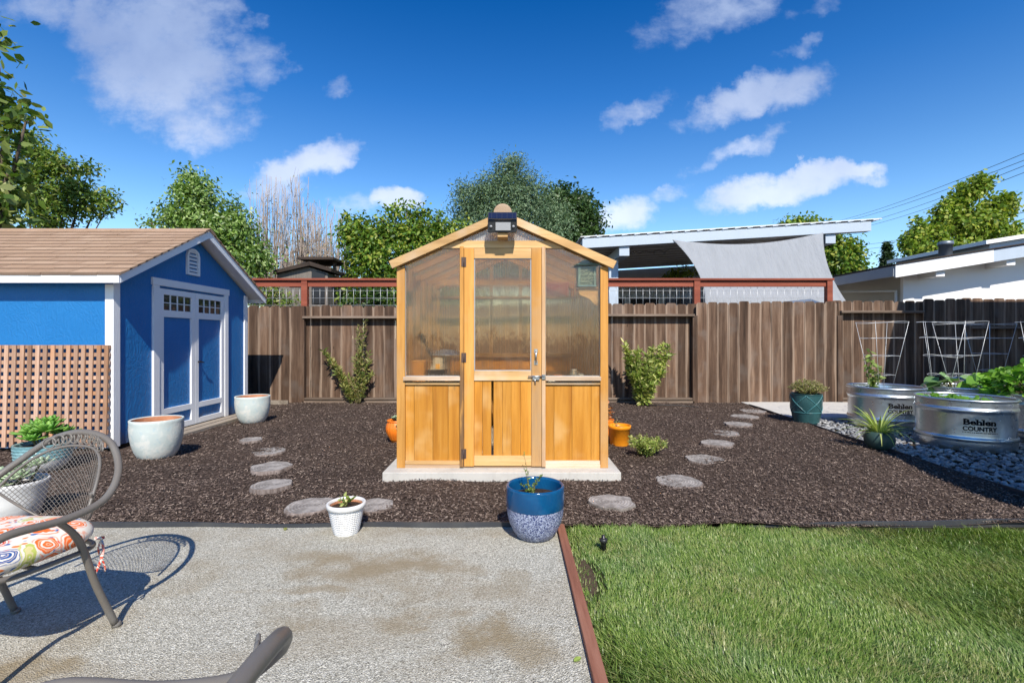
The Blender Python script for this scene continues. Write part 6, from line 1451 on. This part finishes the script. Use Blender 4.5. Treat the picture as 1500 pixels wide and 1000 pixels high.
# ------------------------------------------------------------------ patio chairs
def make_chair(label):
    t = thing('patio_chair', label, 'chair', (0, 0, 0), 'taupe mesh patio chairs'); cm = M['chairmetal']
    half = [(.325, -.30, .46), (.355, -.31, .53), (.365, -.22, .588), (.367, -.02, .578), (.35, .14, .605), (.29, .245, .695), (.168, .308, .798), (0, .325, .835)]
    loop = catmull(half + [(-x, y, z) for x, y, z in half[-2::-1]], 8)
    b = MB(); b.tube(loop, .0148, 12); b.build('hoop', cm, t, local=True)
    # legs
    for sx in (-1, 1):
        b = MB(); b.tube(catmull([(sx * .365, -.05, .575), (sx * .325, .03, .50), (sx * .285, .10, .40), (sx * .275, .16, .22), (sx * .285, .235, .012)], 5), [.0125] * 6 + [.014] * 15, 10); b.build('leg', cm, t, local=True)
        b = MB(); b.tube(catmull([(sx * .325, -.30, .465), (sx * .30, -.27, .40), (sx * .275, -.25, .25), (sx * .29, -.29, .012)], 5), .0135, 10); b.build('leg', cm, t, local=True)
        for y, x in ((.24, .285), (-.292, .29)): b = MB(); b.lathe([(.018, 0), (.019, .012), (.014, .02)], 14, (sx * x, y, 0), cap0=True, cap1=True); b.build('foot_cap', cm, t, local=True)
    b = MB(); ring = [(.285 * math.copysign(abs(math.cos(a)) ** .6, math.cos(a)), -.03 + .26 * math.copysign(abs(math.sin(a)) ** .6, math.sin(a)), .395 - .02 * math.sin(a)) for a in np.linspace(0, 2 * PI, 48, endpoint=False)]
    b.tube(ring, .011, 8, closed=True); b.tube([(-.28, -.05, .39), (.28, -.05, .39)], .008, 6); b.build('seat_frame', cm, t, local=True)
    # mesh back: barrel surface, s across, v upwards
    A = 1.12
    def S_(s, z): an = s * A; return Vector((.305 * math.sin(an) * (1 + .12 * (z - .4)), -.02 + .27 * math.cos(an) + .16 * (z - .42), z))
    zt = lambda s: .775 - .23 * abs(s) ** 2.6
    zb = lambda s: .415 + .215 * abs(s) ** 1.7
    rim = [S_(s, zt(s)) for s in np.linspace(-.98, .98, 50)]; low = [S_(s, zb(s)) for s in np.linspace(-.98, .98, 50)]
    b = MB(); b.tube(rim, .0065, 8); b.tube(low, .0055, 6); b.build('back_rim', cm, t, local=True)
    b = MB(); step = .0115; NS = 54
    for fam in (1, -1):
        for k in range(-90, 160):
            run = []
            for i in range(161):
                s = -.98 + 1.96 * i / 160; x = s * A * .305; z = .40 + k * step * 1.9 - .3 + fam * x * 1.9 * .55
                if zb(s) <= z <= zt(s): run.append(S_(s, z))
                else:
                    if len(run) > 3: b.tube(run[::4] + ([run[-1]] if (len(run) - 1) % 4 else []), .0014, 3, caps=False)
                    run = []
            if len(run) > 3: b.tube(run[::4], .0014, 3, caps=False)
    b.build('back_mesh', cm, t, local=True)
    # scrollwork between the hoop and the mesh rim
    b = MB()
    def hoopz(s): 
        return .835 - .13 * abs(s) ** 2.1
    for k in range(-4, 5):
        s = k * .105; c = S_(s, (zt(s) + hoopz(s)) / 2 + .004); rr_ = (hoopz(s) - zt(s)) / 2 - .006
        ux = (S_(s + .02, c.z) - S_(s - .02, c.z)).normalized(); uz = (S_(s, c.z + .02) - S_(s, c.z - .02)).normalized()
        b.tube([c + ux * rr_ * 1.0 * math.cos(a) + uz * rr_ * math.sin(a) for a in np.linspace(0, 2 * PI, 18, endpoint=False)], .0038, 5, closed=True)
        b.tube([c + ux * rr_ * (1.1 + .9 * u) + uz * rr_ * (.75 * math.sin(u * 2 * PI)) for u in np.linspace(0, 1, 9)], .0035, 5)
        b.lathe([(.0, -.006), (.006, 0), (.0, .006)], 8, c)
    b.build('scrollwork', cm, t, local=True)
    # seat cushion
    b = MB()
    def cush(u, v):
        th = 2 * PI * u; f = math.sin(PI * v) ** .38 if 0 < v < 1 else 0; zc = .446 - .056 * math.cos(PI * v) * (1 + .0)
        x = .285 * f * math.copysign(abs(math.cos(th)) ** .55, math.cos(th)); y = -.045 + .275 * f * math.copysign(abs(math.sin(th)) ** .55, math.sin(th))
        return (x, y, zc + .006 * math.sin(14 * x) * math.sin(11 * y) - .02 * y / .27 * 0)
    b.grid(cush, 72, 24); cu = b.build('cushion', M['cushion'], t, local=True)
    b = MB()
    for sx in (-1, 1):
        b = MB(); b.grid(lambda u, v, sx=sx: (sx * (.285 + .012 * math.sin(5 * v)) + .009 * (u - .5), .16 + .012 * math.sin(4 * v + 1) + .004 * u, .42 - .20 * v), 2, 12); b.grid(lambda u, v: (sx * (.29 - .01 * math.sin(6 * v)) + .009 * (u - .5), .175 - .01 * math.sin(4 * v), .42 - .15 * v), 2, 12); b.tube([(sx * .28, .15, .425), (sx * .292, .18, .418)], .006, 6)
        b.build('tie', M['cushion'], t, local=True, solid=.002)
    return t
ch = make_chair('taupe mesh patio chair with paisley cushion at the left of the patio')
ch.location = (-2.085, 1.97, 0.0); ch.rotation_euler = (0, 0, math.radians(-11))
ch2 = copy_thing(ch, (-.675, .602, 0), math.radians(-88), 'taupe patio chair of which only the hoop top shows at the bottom edge')

# a few fallen leaves on the patio
for px, py, rz, mat_, lab in ((846, 968, .5, 'spiky', 'small yellow green leaf on the gravel by the reddish border board'), (418, 776, 1.9, 'dryshrub', 'curled dry leaf lying by the patio edging left of the white ribbed pot')):
    g = G(px, py); b = MB(); L, w = .034, .013; d = Vector((math.cos(rz), math.sin(rz), 0)); n_ = Vector((-d.y, d.x, 0)); c = Vector((g.x, g.y, .003))
    b.grid(lambda u, v: c + d * L * (u - .5) + n_ * w * (v - .5) * 2 * math.sin(PI * (.05 + .9 * u)) + Vector((0, 0, .006 * (2 * v - 1) ** 2 + .004 * u)), 6, 4)
    setprops(b.build('fallen_leaf', LEAF[mat_], solid=.0008), lab, 'leaf')
